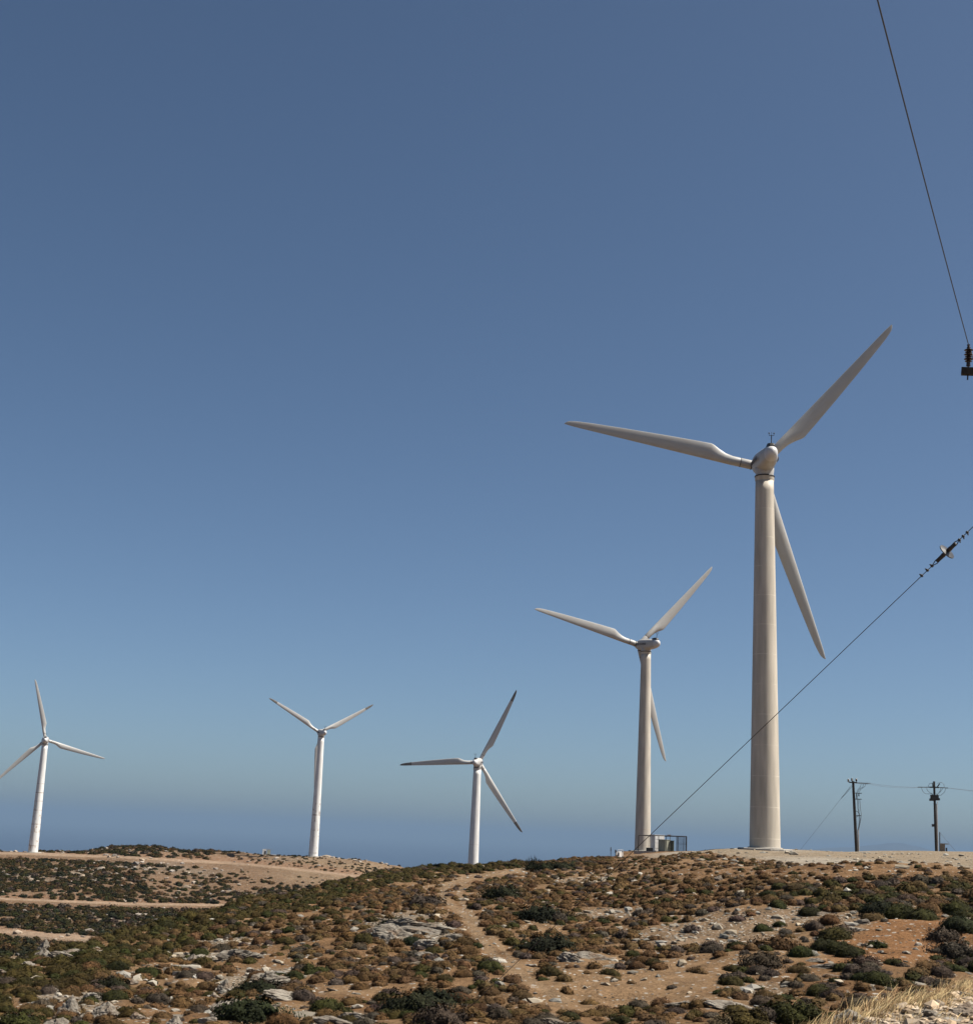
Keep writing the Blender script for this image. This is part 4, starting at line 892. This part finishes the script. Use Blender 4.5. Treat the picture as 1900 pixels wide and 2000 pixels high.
TBD = [shrub_template(rng, 2800, lump=.5, leaf=.055, ragged=.14, tall=.60) for _ in range(4)]   # big ragged evergreens
TBS = [shrub_template(rng, 900, lump=.4, leaf=.06, ragged=.4, tall=1.1, blade_like=True) for _ in range(2)]
TS = [shrub_template(rng, 280, leaf=.10, ragged=.03, tall=.74, core_n=(10, 4), tw=.45, tv=.28) for _ in range(8)]         # in the mass
TF = [shrub_template(rng, 90, lump=.35, leaf=.19, core_n=(7, 3)) for _ in range(6)]  # far hillside
def tint(c, tone, rng):
    c = np.array(c) * SHS * (1 + rng.uniform(-.16, .16)); c = c * (1 + rng.uniform(-.08, .08, 3))
    return tone[:, None] * c[None, :]
SHM = {}
def shrub_mesh(kind, i, big):
    k = (kind, i, big)
    if k not in SHM:
        T_ = {0: TB, 1: TBD, 2: TBS}[big]; V, T, tone = T_[i % len(T_)]
        SHM[k] = np_mesh(kind + '_shrub', V, T, M['foliage'], tint(SHC[kind], tone, np.random.default_rng(hash((kind, i)) % 1000 if False else i * 7 + len(kind))))
    return SHM[k]

def inellp(x, y, e): return math.hypot((x - e[0]) / e[2], (y - e[1]) / e[3])
def ridge_y(x): return np.interp(x, [-300, 0, 84, 202, 337, 472, 632, 730, 800, 880, 1010], [2010, 1858, 1836, 1805, 1771, 1734, 1704, 1680, 1672, 1668, 1664])
def zone(px, py):
    """mix of kinds, radius range and density at a place in the 1876 px view"""
    if px < 1010 and py < ridge_y(px) + np.interp(px, [0, 300, 600, 800, 1010], [95, 70, 45, 26, 8]): return (dict(olive=.70, green=.16, brown=.11, grey=.03), (.36, .66), 2.2)
    if px < 620: return (dict(brown=.46, grey=.26, olive=.14, green=.07, rust=.07), (.24, .52), .95)
    if px > 1180 and py < 1692: return (dict(brown=.6, rust=.2, grey=.1, green=.1), (.2, .34), .5)
    if px > 1480 and 1700 < py < 1775: return (dict(green=.30, olive=.20, brown=.30, grey=.20), (.36, .72), 1.35)
    if px > 1360 and py >= 1775: return (dict(green=.22, grey=.36, brown=.30, olive=.12), (.28, .58), .5)
    if px > 1130: return (dict(brown=.55, rust=.17, grey=.15, green=.06, olive=.07), (.26, .5), 1.25)
    return (dict(brown=.48, rust=.20, grey=.18, olive=.08, green=.06), (.24, .50), 1.3)

BIG = [  # prominent evergreen and other bushes: place in the 1876 px view, radius m, kind, template family, label
 (480, 1952, .95, 'dark', 1, 'dark leafy bush in front of the white boulders, lower part of the slope'),
 (500, 1905, .75, 'dark', 1, 'dark evergreen bush directly behind the white boulders'),
 (800, 1942, 1.05, 'dark', 1, 'large blackish evergreen bush by the bottom edge, below the pale slab outcrop'),
 (838, 1925, .8, 'dark', 1, 'dark evergreen bush touching the large blackish one near the bottom edge'),
 (850, 1962, .8, 'grey', 1, 'dark grey ragged bush at the bottom edge beside the large blackish evergreen'),
 (972, 1722, 1.35, 'dark', 1, 'wide dark evergreen bush on the upper slope close beside the wheel track'),
 (820, 1736, 1.1, 'grey', 1, 'wide dusky grey bush on the upper slope, far side of the wheel track'),
 (1062, 1823, 1.15, 'dark', 1, 'wide dark grey green bush above the flat boulder mid slope'),
 (1040, 1762, 1.2, 'dark', 1, 'long dark bush beside the bare patch mid slope'),
 (1075, 1766, .9, 'grey', 1, 'dusky bush joined to the end of the long dark one mid slope'),
 (765, 1776, .75, 'dark', 1, 'dark evergreen bush at the upper edge of the pale slab outcrop'),
 (795, 1811, .6, 'dark', 0, 'round dark bush in the middle of the pale slab outcrop'),
 (945, 1862, .62, 'green', 0, 'bright green cushion bush at the lower end of the wheel track'),
 (215, 1898, .68, 'dark', 1, 'dark evergreen bush among small stones above the lower left boulders'),
 (222, 1918, .55, 'green', 0, 'olive green cushion against a white stone above the lower left boulders'),
 (40, 1972, .72, 'green', 1, 'dark green bush at the lower left corner of the slope'),
 (285, 1872, .6, 'green', 0, 'green cushion bush on the left slope below the olive ridge'),
 (385, 1832, .55, 'green', 0, 'green cushion bush in the scattered stones under the olive ridge'),
 (630, 1938, .6, 'green', 0, 'wide green cushion bush on the bare strip near the bottom edge'),
 (1640, 1832, .62, 'green', 0, 'dense green cushion bush on the edge of the red soil slip'),
 (1610, 1800, .85, 'olive', 0, 'tall rounded olive bush above the red soil slip'),
 (1590, 1822, .72, 'green', 0, 'large green cushion beside the rounded olive bush'),
 (1618, 1826, .7, 'green', 0, 'deep green cushion tucked below the rounded olive bush'),
 (1545, 1832, .6, 'green', 0, 'green cushion at the lower edge of the grey scree'),
 (1500, 1820, .85, 'brown', 1, 'big brown bush in the middle of the grey scree'),
 (1470, 1850, .75, 'grey', 1, 'big dusky grey bush at the foot of the grey scree'),
 (1690, 1885, .62, 'green', 0, 'green cushion with a white stone at its foot, just above the dry grass bank'),
 (1578, 1906, .5, 'green', 0, 'small dark green cushion between grey bushes near the bank'),
 (1668, 1850, .55, 'grey', 1, 'grey bush on the open red soil slip'),
 (1722, 1850, .38, 'green', 1, 'small upright bush alone on the open red soil slip'),
 (1690, 1815, .38, 'green', 1, 'small bush at the top of the open red soil slip'),
 (1840, 1830, .85, 'grey', 1, 'tall ragged grey bush beside the red soil slip near the frame edge'),
 (1820, 1800, .7, 'grey', 1, 'ragged grey bush uphill of the tall one near the frame edge'),
 (1700, 1752, .95, 'dark', 0, 'dark green dome in the thick shrub belt above the red soil slip'),
 (1735, 1756, .9, 'green', 0, 'large green dome in the thick shrub belt above the red soil slip'),
 (1850, 1782, .9, 'dark', 0, 'dark green dome in the shrub belt by the frame edge'),
 (1780, 1764, .8, 'green', 0, 'green dome at the lower lip of the shrub belt'),
 (1530, 1955, .85, 'green', 1, 'broad green bush in the hollow under the grassy bank'),
 (1440, 1966, .7, 'olive', 1, 'olive green bush at the bottom edge near the bank'),
 (1400, 1970, .5, 'straw', 1, 'dry yellowish tuft at the bottom edge near the bank'),
 (1470, 1785, .5, 'green', 0, 'lone dark green cushion at the head of the grey scree'),
 (1503, 1775, .3, 'green', 0, 'little green cushion alone on the grey scree'),
 (1220, 1833, .36, 'green', 0, 'small round green cushion alone on pale bare ground'),
 (1027, 1671, .72, 'dark', 2, 'spiky black green bush breaking the skyline beside the dark hedge'),
 (1052, 1673, 1.1, 'dark', 1, 'first dark bush of the low hedge on the skyline, next to the spiky one'),
 (1070, 1671, 1.1, 'dark', 1, 'middle dark bush of the low hedge on the skyline'),
 (1090, 1670, 1.0, 'dark', 1, 'last dark bush of the low hedge on the skyline, towards the white drum'),
]
placed = []
def add_shrub(p, r, kind, fam, i, label, group=None, rot=None, sz=1.0):
    o = bpy.data.objects.new(kind + '_shrub', shrub_mesh(kind, i, fam)); COL.objects.link(o)
    o.location = (p[0], p[1], p[2] - .04 * r); o.rotation_euler = (0, 0, rot if rot is not None else random.uniform(0, 6.28)); o.scale = (r * random.uniform(.95, 1.15), r * random.uniform(.95, 1.15), r * sz)
    tag(o, label, 'shrub', group); placed.append((p[0], p[1], r)); return o
random.seed(5)
for i, (x_, y_, r_, kd, fam, lb) in enumerate(BIG):
    p = on_ground(x_ * K, (y_ + 10 if y_ > 1690 else y_ + 6) * K, 30, 230)
    add_shrub(p, r_ * .92, kd, fam, i, lb, 'bushes on the near hillside')

# random cover of the near hill
rng = np.random.default_rng(3)
N = 42000; dd = np.sqrt(rng.uniform(42 ** 2, 172 ** 2, N)); aa = np.radians(rng.uniform(-24, 24, N)); xs, ys = dd * np.sin(aa), dd * np.cos(aa)
zs = ground_z(xs, ys); pp = proj(np.stack([xs, ys, zs], -1)) / K; pmk = pad_mask(xs, ys); bnk = bank_z(xs, ys) > base_z(xs, ys) - .3
clump = vnoise(xs, ys, 4.5, 91) + .6 * vnoise(xs, ys, 1.8, 92)
def tdist(px, py):
    best = 1e9
    for pts, w in zip(TRACK, RUTW):
        for (x0, y0), (x1, y1) in zip(pts[:-1], pts[1:]):
            dx, dy = x1 - x0, y1 - y0; t = min(max(((px - x0) * dx + (py - y0) * dy * 4) / (dx * dx + 4 * dy * dy), 0), 1); best = min(best, math.hypot(px - x0 - t * dx, 2 * (py - y0 - t * dy)) / w)
    return best
cells = {}
def free(x, y, r, f):
    cx, cy = int(x // 1.5), int(y // 1.5)
    for i in (-1, 0, 1):
        for j in (-1, 0, 1):
            for (a, b, c) in cells.get((cx + i, cy + j), ()):
                if (a - x) ** 2 + (b - y) ** 2 < (f * (c + r)) ** 2: return False
    return True
for (x, y, r) in placed: cells.setdefault((int(x // 1.5), int(y // 1.5)), []).append((x, y, r))
SHR = []
for i in range(N):
    px, py = pp[i]
    if pmk[i] > .3 or bnk[i]: continue
    mix, (r0, r1), dens = zone(px, py); r0 *= .8; r1 *= .82; dens *= 1.25; q = dens * (1 + 1.5 * clump[i])
    for e_ in SCREE + RED:
        k_ = inellp(px, py, e_)
        if k_ < 1.05: q *= .09
    for e_ in BARE:
        if inellp(px, py, e_) < 1.05: q *= .14
    for e_ in PALE:
        if inellp(px, py, e_) < .9: q *= .35
    if 800 < px < 1110 and 1660 < py < 1945 and min(tdist(px, py), tdist(px, py - 7)) < 1.1: q *= .02
    if rng.uniform() > q * .6: continue
    r = (r0 * .75 + (r1 * 1.05 - r0 * .75) * rng.uniform() ** 1.4) * (1.35 if rng.uniform() < .05 else 1)
    if not free(xs[i], ys[i], r, .57): continue
    kd = rng.choice(list(mix), p=np.array(list(mix.values())) / sum(mix.values()))
    cells.setdefault((int(xs[i] // 1.5), int(ys[i] // 1.5)), []).append((xs[i], ys[i], r)); SHR.append((xs[i], ys[i], zs[i], r, kd, px, py))
SHR.sort(key=lambda s: -(s[3] / math.hypot(s[0], s[1])) * (1 if (-20 < s[5] < 1896 and s[6] < 1990) else .2))
N_IND = 300 - len(BIG)
LAND = [(790, 1790, 'around the pale slab outcrop'), (430, 1925, 'near the white boulders'), (160, 1930, 'near the lower left boulders'), (300, 1850, 'in the scattered stones under the olive ridge'), (200, 1830, 'on the olive ridge'), (560, 1760, 'on the upper olive ridge'), (950, 1740, 'beside the wheel track'), (1000, 1870, 'by the lower end of the wheel track'), (1200, 1905, 'around the bare sandy patch'), (1060, 1830, 'near the flat boulder mid slope'), (1440, 1790, 'about the grey scree'), (1500, 1870, 'below the grey scree'), (1700, 1830, 'about the red soil slip'), (1720, 1745, 'in the shrub belt under the gravel pad'), (1560, 1930, 'in the hollow beside the grassy bank'), (700, 1900, 'on the brown slope above the big blackish evergreen'), (1300, 1740, 'on the slope below the fenced cabinets'), (720, 1850, 'below the pale slab outcrop'), (900, 1960, 'at the bottom edge beside the big blackish evergreen'), (1320, 1960, 'at the bottom edge below the bare sandy patch')]
CN = {'brown': 'dry brown', 'rust': 'rust coloured', 'grey': 'grey brown', 'olive': 'olive', 'green': 'green', 'dark': 'dark green'}
for i, s in enumerate(SHR[:N_IND]):
    lm = min(LAND, key=lambda l: math.hypot(l[0] - s[5], 2 * (l[1] - s[6])))[2]; szn = 'large' if s[3] > .5 else 'middling' if s[3] > .4 else 'small'
    lb = '%s %s cushion shrub %s' % (szn, CN[s[4]], lm)
    add_shrub(np.array(s[:3]), s[3], s[4], 0, i, lb, lb, sz=rng.uniform(.8, 1.15))
def bake(name, items, T_, label, cat, rng):
    Vs, Ts, Cs = [], [], []; n0 = 0
    for (x, y, z, r, kd, *_r) in items:
        V, T, tone = T_[rng.integers(len(T_))]; a = rng.uniform(0, 6.28); c, s = math.cos(a), math.sin(a); sx, sy, sz = r * rng.uniform(.9, 1.2), r * rng.uniform(.9, 1.2), r * rng.uniform(.75, 1.15)
        W = np.stack([(V[:, 0] * c - V[:, 1] * s) * sx + x, (V[:, 0] * s + V[:, 1] * c) * sy + y, V[:, 2] * sz + z], -1)
        Vs.append(W); Ts.append(T + n0); Cs.append(tint(SHC[kd], tone, rng)); n0 += len(V)
    o = link(name, np_mesh(name, np.concatenate(Vs), np.concatenate(Ts), M['foliage'], np.concatenate(Cs))); return tag(o, label, cat, kind='stuff')
bake('scrub', SHR[N_IND:], TS, 'low cushion scrub covering the near hillside', 'scrub', rng)
print('near shrubs', len(SHR))

# scrub of the far hillside
N = 17000; dd = np.sqrt(rng.uniform(225 ** 2, 470 ** 2, N)); aa = np.radians(rng.uniform(-24, -1, N)); xs, ys = dd * np.sin(aa), dd * np.cos(aa); zs = ground_z(xs, ys); pp = proj(np.stack([xs, ys, zs], -1)) / K
cl = vnoise(xs, ys, 24, 93) + .5 * vnoise(xs, ys, 8, 94); FAR = []
def rdist(px, py):
    best = 1e9
    for pts, w in ROADS:
        for (x0, y0), (x1, y1) in zip(pts[:-1], pts[1:]):
            dx, dy = x1 - x0, y1 - y0; t = min(max(((px - x0) * dx + (py - y0) * dy * 4) / (dx * dx + 4 * dy * dy), 0), 1); best = min(best, math.hypot(px - x0 - t * dx, 2 * (py - y0 - t * dy)) / w)
    return best
for i in range(N):
    px, py = pp[i]
    if min(rdist(px, py), rdist(px, py - 4), rdist(px, py - 8)) < 1.5: continue
    q = .75 + 1.6 * cl[i]
    if px < 130 and 1660 < py < 1720: q += .7
    if 1742 < py: q += .65
    if px > 470 and py < np.interp(px, [470, 700], [1680, 1715]): q *= .6
    if dd[i] > 424: q *= .5
    if rng.uniform() > q: continue
    r = rng.uniform(.4, 1.05) * (1.2 if py > 1742 else 1.0) * (.55 if px > 470 and py < 1700 else 1)
    kd = rng.choice(['dark', 'green', 'olive', 'brown', 'grey'], p=[.20, .12, .42, .16, .10]); FAR.append((xs[i], ys[i], zs[i], r, kd))
bake('far_scrub', FAR, TF, 'dark low scrub covering the far hillside', 'scrub', rng); print('far', len(FAR))

# ------------------------------------------------------------------ rocks
def rock_template(rng, sub=3, planes=13, flat=.7, rough=.06, strata=0):
    bm = bmesh.new(); bmesh.ops.create_icosphere(bm, subdivisions=sub, radius=1.0); bm.verts.ensure_lookup_table()
    V = np.array([v.co[:] for v in bm.verts]); T = np.array([[v.index for v in f.verts] for f in bm.faces]); bm.free()
    n = rng.normal(0, 1, (planes, 3)); n /= np.linalg.norm(n, axis=1)[:, None]; dp = rng.uniform(.55, 1.0, planes)
    dt = V @ n.T; rr_ = np.where(dt > .05, dp[None, :] / np.maximum(dt, .05), 9).min(1); rr_ = np.minimum(rr_, 1.25)
    q = V * 2.3 + rng.uniform(0, 50); nz = vnoise(q[:, 0] + q[:, 2] * .7, q[:, 1] - q[:, 2] * .6, .6, 7) + .6 * vnoise(q[:, 0] - q[:, 2], q[:, 1] + q[:, 2], .25, 8)
    if strata:
        dv = rng.normal(0, .35, 2); lay_ = V @ np.array([dv[0], dv[1], 1.0]) * strata * .7; fr = lay_ - np.floor(lay_); rr_ = rr_ * (1 + .05 * np.where(fr < .3, -1, .4) + .07 * (hash2(np.floor(lay_), np.floor(np.arctan2(V[:, 1], V[:, 0]) * 1.6), 5) - .5) * 2)
    return V * (rr_ * (1 + rough * 2 * nz))[:, None] * np.array([1, rng.uniform(.7, 1), flat]), T
rng = np.random.default_rng(21)
RT_ = [rock_template(rng, 4, 16, .85, .10, 3.2) for _ in range(5)] + [rock_template(rng, 5, 12, .40, .09, 4.0) for _ in range(4)]
RMESH = [np_mesh('rock', V, T, M['rock']) for V, T in RT_]
def add_rock(p, r, i, label, group='rocks on the near hillside', sz=1.0, tilt=.2, elong=1.0, name='rock', rot=None):
    o = bpy.data.objects.new(name, RMESH[i % len(RMESH)]); COL.objects.link(o); o.location = (p[0], p[1], p[2] - .02 * r * sz)
    o.rotation_euler = (random.uniform(-tilt, tilt), random.uniform(-tilt, tilt), rot if rot is not None else random.uniform(0, 6.28)); o.scale = (r * elong, r, r * sz); return tag(o, label, 'rock', group)
ROCKS = [  # 1876 px view: x, y, radius px, template, label, height factor, elongation
 (437, 1905, 14, 0, 'white boulder, tallest of the cluster behind the leafy bush', 1.2, 1.0), (432, 1938, 22, 1, 'biggest white boulder of the cluster beside the leafy bush', .95, 1.1), (413, 1922, 9, 2, 'small white boulder at the side of the white cluster', 1, 1), (420, 1958, 13, 3, 'white boulder at the foot of the white cluster', .7, 1.2), (462, 1955, 10, 4, 'white boulder half hidden by the leafy bush', .8, 1.2),
 (140, 1950, 22, 0, 'tall grey boulder in the lower left group', 1.25, 1.0), (108, 1972, 17, 1, 'grey boulder with a dark hollow in the lower left group', 1.0, 1.0), (205, 1953, 24, 2, 'tilted slab boulder with rusty top in the lower left group', .9, 1.1), (185, 1922, 14, 5, 'flat pale boulder uphill of the lower left group', 1.6, 1.2), (190, 1978, 22, 6, 'low pale slab at the foot of the lower left group', 1.0, 1.3), (120, 1985, 20, 7, 'long flat ledge under the lower left group', .9, 1.5), (30, 1988, 10, 3, 'pale stone at the bottom left corner', 1, 1), (160, 1962, 9, 4, 'middle stone between boulders of the lower left group', 1, 1), (255, 1895, 10, 8, 'flat pale stone by the dark evergreen above the lower left group', 1.6, 1.3),
 (88, 1834, 11, 0, 'upper rock of the white pinnacle on the left ridge', 1.3, .9), (84, 1846, 13, 2, 'rusty lower rock of the white pinnacle on the left ridge', .9, 1.1), (105, 1845, 8, 3, 'side rock of the white pinnacle on the left ridge', 1.2, .8), (62, 1852, 8, 1, 'pointed white rock on the left ridge', 1.4, .8), (54, 1860, 7, 4, 'low white rock next to the pointed one', .9, 1.1), (42, 1864, 4, 2, 'small white rock on the ridge line', 1, 1), (8, 1876, 13, 6, 'pale ledge on the ridge at the frame edge', 1.1, 1.6), (132, 1846, 14, 5, 'near end of the long pale ledge on the left ridge', 1.2, 1.5), (158, 1840, 14, 7, 'middle of the long pale ledge on the left ridge', 1.1, 1.6), (180, 1834, 9, 8, 'far end of the long pale ledge on the left ridge', 1.1, 1.6),
 (790, 1779, 26, 5, 'top slab of the pale slab outcrop', 1.0, 1.5), (806, 1788, 26, 6, 'second slab of the pale slab outcrop', .9, 1.5), (762, 1797, 26, 7, 'left slab of the pale slab outcrop', 1.3, 1.3), (752, 1812, 20, 8, 'cracked slab at the lower corner of the pale slab outcrop', 1.5, 1.3), (832, 1818, 20, 5, 'jagged slab at the lower middle of the pale slab outcrop', 1.3, 1.3), (860, 1786, 18, 6, 'outlying slab toward the wheel track side of the outcrop', .8, 1.5), (808, 1803, 12, 0, 'blocky stone in the middle of the outcrop', .8, 1), (825, 1838, 12, 7, 'thin slab lying below the outcrop', .8, 1.7), (896, 1811, 7, 1, 'pinkish upright stone beside the wheel track', 1.2, 1), (718, 1792, 9, 8, 'flat stone left of the outcrop', 1.1, 1.4), (850, 1832, 10, 6, 'long thin stone under the outcrop', .7, 1.8), (870, 1806, 12, 3, 'rubble block at the track side of the outcrop', .7, 1.3),
 (516, 1890, 22, 5, 'large tilted pale slab on the brown slope', 1.9, 1.3), (460, 1840, 22, 6, 'broad pale slab among stones under the olive ridge', 1.5, 1.5), (372, 1852, 11, 2, 'tilted pale block under the olive ridge', 1.1, 1.1), (395, 1846, 11, 7, 'pale stone beside the tilted block under the olive ridge', 1.2, 1.3), (330, 1868, 10, 8, 'dark edged flat stone on the left slope', 1.1, 1.6), (345, 1905, 20, 6, 'patch of flat pale ledge above the white boulders', .8, 1.5), (560, 1918, 24, 7, 'long pale ledge beside the bushes above the bare strip', .9, 1.8), (340, 1975, 16, 0, 'pale boulder at the bottom edge left of the leafy bush', 1.0, 1), (395, 1968, 12, 3, 'pale stones heap at the bottom edge by the leafy bush', .8, 1.3), (262, 1960, 12, 2, 'rusty block next to the tilted slab boulder', .8, 1.1),
 (660, 1970, 26, 6, 'broad pale slab at the bottom edge under the bare strip', 1.2, 1.6), (690, 1962, 20, 5, 'cracked pale slab at the bottom edge toward the blackish evergreen', 1.3, 1.4), (742, 1955, 16, 8, 'dark edged slab close to the blackish evergreen', 1.0, 1.5), (620, 1975, 14, 7, 'pale ledge at the bottom edge below the bare strip', 1.0, 1.5),
 (1105, 1847, 17, 5, 'big flat topped boulder with a dark underside mid slope', 1.5, 1.2), (1136, 1840, 15, 7, 'flat stone just beside the big flat topped boulder', 1.1, 1.5), (1165, 1847, 12, 8, 'thin dark edged stone near the flat topped boulder', .8, 1.6), (1040, 1812, 9, 6, 'pale flat stone by the wide dark bush mid slope', .9, 1.4), (1387, 1694, 8, 0, 'bright white stone on the upper slope below the tallest turbine', .8, 1.2), (1545, 1705, 8, 3, 'white block in brown shrubs under the gravel pad', .8, 1.2), (1584, 1760, 9, 7, 'white slab at the head of the scree', .9, 1.6), (1603, 1880, 8, 7, 'white slab lying on the bare slope below the scree', .8, 1.6), (1678, 1905, 10, 0, 'white stone at the foot of the green cushion by the bank', .7, 1.3), (1720, 1888, 24, 6, 'broad flat slab beside the green cushion by the bank', .6, 1.7), (1600, 1858, 18, 5, 'curved pale ledge in the red soil slip', .6, 1.8), (1575, 1850, 12, 8, 'pale ledge above the red soil slip', .7, 1.7), (1325, 1930, 22, 6, 'grey flat ledge on the bare sandy patch', .4, 1.8), (1420, 1935, 24, 7, 'grey flat ledge below the scree', .4, 1.8), (1180, 1860, 14, 8, 'pale ledge on the bare ground mid slope', .6, 1.7), (1640, 1792, 14, 2, 'heap of broken stone at the top of the red soil slip', .6, 1.4), (1655, 1778, 10, 3, 'broken stone under the shrub belt', .7, 1.3), (1085, 1970, 18, 5, 'white slab at the bottom edge below the sandy patch', .8, 1.6), (1245, 1978, 12, 8, 'white stone at the bottom edge right of the sandy patch', .8, 1.6),
]
RB = []
for i, (x_, y_, rp, ti, lb, sz, el_) in enumerate(ROCKS):
    p = on_ground(x_ * K, (y_ + rp * .35) * K, 30, 230); rp *= 1.55 if (x_ < 190 and y_ < 1880) else 1.18; r_ = rp * K * float(np.hypot(p[0], p[1])) / F
    add_rock(p, r_, ti, lb, sz=sz, elong=el_, rot=random.uniform(-.5, .5) - math.atan2(p[0], p[1])); RB.append((p, r_))
# loose stones: the mass of them as one object
def stones(name, pts, mat, label, rng, base=(.25, .225, .185), sub=1, flat=(.3, .7)):
    T_ = [rock_template(rng, sub, 9, 1.0, .05) for _ in range(8)]; Vs, Ts, Cs = [], [], []; n0 = 0
    for (x, y, z, r) in pts:
        V, T = T_[rng.integers(8)]; a = rng.uniform(0, 6.28); c, s = math.cos(a), math.sin(a); tl = rng.uniform(-.4, .4); fz = rng.uniform(*flat); e = rng.uniform(1, 1.8)
        W = np.stack([V[:, 0] * r * e, V[:, 1] * r, V[:, 2] * r * fz], -1); W = np.stack([W[:, 0], W[:, 1] * math.cos(tl) - W[:, 2] * math.sin(tl), W[:, 1] * math.sin(tl) + W[:, 2] * math.cos(tl)], -1)
        W = np.stack([W[:, 0] * c - W[:, 1] * s + x, W[:, 0] * s + W[:, 1] * c + y, W[:, 2] + z + r * fz * .3], -1)
        cc = np.array(base) * rng.uniform(.45, 1.25) * (1 + np.array([.06, 0, -.08]) * rng.uniform(-1, 1.5)); Vs.append(W); Ts.append(T + n0); Cs.append(np.tile(cc, (len(V), 1))); n0 += len(V)
    return tag(link(name, np_mesh(name, np.concatenate(Vs), np.concatenate(Ts), mat, np.concatenate(Cs))), label, 'stones', kind='stuff')
N = 26000; dd = np.sqrt(rng.uniform(42 ** 2, 150 ** 2, N)); aa = np.radians(rng.uniform(-24, 24, N)); xs, ys = dd * np.sin(aa), dd * np.cos(aa); zs = ground_z(xs, ys); pp = proj(np.stack([xs, ys, zs], -1)) / K; bnk = bank_z(xs, ys) > base_z(xs, ys) - .3
cl = vnoise(xs, ys, 5, 95); pts = []
for i in range(N):
    if bnk[i]: continue
    px, py = pp[i]; q = .10 + .25 * max(cl[i], 0)
    for e_ in SCREE:
        if inellp(px, py, e_) < 1.1: q = max(q, .95)
    for e_ in PALE:
        if inellp(px, py, e_) < 1.1: q = max(q, .8)
    for e_ in RED + BARE:
        if inellp(px, py, e_) < 1: q = max(q, .28)
    if px < 620 and py > ridge_y(px) + 70: q = max(q, .42)
    if pad_mask(xs[i:i + 1], ys[i:i + 1])[0] > .4: q *= .5
    if rng.uniform() > q: continue
    pts.append((xs[i], ys[i], zs[i], min(.05 + rng.exponential(.055), .34)))
print('stones', len(pts)); stones('stone_scatter', pts, M['stone'], 'loose pale stones strewn over the near hillside', rng)
N = 2600; dd = np.sqrt(rng.uniform(240 ** 2, 465 ** 2, N)); aa = np.radians(rng.uniform(-24, -3, N)); xs, ys = dd * np.sin(aa), dd * np.cos(aa); zs = ground_z(xs, ys); cl = vnoise(xs, ys, 14, 46)
stones('far_stones', [(xs[i], ys[i], zs[i], rng.uniform(.2, .5) + rng.exponential(.22)) for i in range(N) if rng.uniform() < .4 + 1.4 * cl[i]], M['stone'], 'pale stones and ledges on the far hillside', rng, (.26, .22, .18))

# ------------------------------------------------------------------ the bank: rubble and dry grass
rng = np.random.default_rng(31)
pts = []
for i in range(15000):
    t = rng.uniform(-2, 26); s = rng.uniform(-5.5, 1.2) if rng.uniform() < .85 else rng.uniform(0, 3); x, y = E0 + ED * t + EN * s
    if y < 9 or y > 34: continue
    if s > .3 and rng.uniform() < .6: continue
    pts.append((x, y, float(ground_z(np.array([x]), np.array([y]))[0]), min(.014 + rng.exponential(.021), .13)))
stones('bank_rubble', pts, M['stone'], 'pale broken rubble on the road bank', rng, (.38, .30, .215), 1, (.25, .7))
BK = [(1862, 1950, 26, 'big sandy block at the lower right corner of the rubble bank'), (1850, 1915, 16, 'pale slab end in the grass at the frame edge'), (1640, 1965, 30, 'white rock at the tip of the rubble bank'), (1800, 1955, 12, 'angular block amid the rubble bank'), (1800, 1895, 8, 'white stone caught in the dry grass'), (1750, 1905, 8, 'pale stone at the upper edge of the dry grass')]
for i, (x_, y_, rp, lb) in enumerate(BK):
    p = on_ground(x_ * K, (y_ + rp * .3) * K, 9, 60); r_ = rp * K * float(np.hypot(p[0], p[1])) / F; add_rock(p, r_, i, lb, 'rocks on the road bank', .8, .3, 1.3)
V, T, C = [], [], []
def blade_of_grass(x, y, z, h, lean, a, w, c):
    n = len(V); dx, dy = math.cos(a) * lean, math.sin(a) * lean; px_, py_ = -math.sin(a + 1.0) * w, math.cos(a + 1.0) * w
    for k, (f, ww) in enumerate(((0, 1.0), (.4, .9), (.75, .7), (1, .15))):
        cx, cy, cz = x + dx * f ** 1.8 * h, y + dy * f ** 1.8 * h, z + h * f * (1 - .15 * lean * f)
        V.append((cx - px_ * ww, cy - py_ * ww, cz)); V.append((cx + px_ * ww, cy + py_ * ww, cz)); C.append(c); C.append(c)
    for k in range(3): a_ = n + 2 * k; T.append((a_, a_ + 1, a_ + 3)); T.append((a_, a_ + 3, a_ + 2))
wind = math.atan2(RT[1], RT[0])
for i in range(8000):
    t = rng.uniform(1.2, 34); s = rng.normal(.85, .8)
    if s < -.9 or s > 3.6: continue
    x, y = E0 + ED * t + EN * s
    if y < 10: continue
    z = float(ground_z(np.array([x]), np.array([y]))[0]); big = rng.uniform() < .3; nb = rng.integers(5, 14)
    k = rng.uniform(.6, 1.25); c0 = np.array((.50, .37, .185)) * k if rng.uniform() < .6 else np.array((.27, .165, .075)) * k
    for j in range(nb):
        h = rng.uniform(.09, .22) * (1.7 if big and rng.uniform() < .4 else 1) * (.5 if s < -.2 else 1)
        a = wind + rng.normal(0, .9); blade_of_grass(x + rng.normal(0, .07), y + rng.normal(0, .07), z - .02, h, abs(rng.normal(.75, .35)), a, rng.uniform(.0028, .006), tuple(c0 * rng.uniform(.7, 1.25)))
tag(link('dry_grass', np_mesh('dry_grass', V, T, M['straw'], np.array(C))), 'dry straw coloured grass along the edge of the road bank', 'grass', kind='stuff')
print('script done')
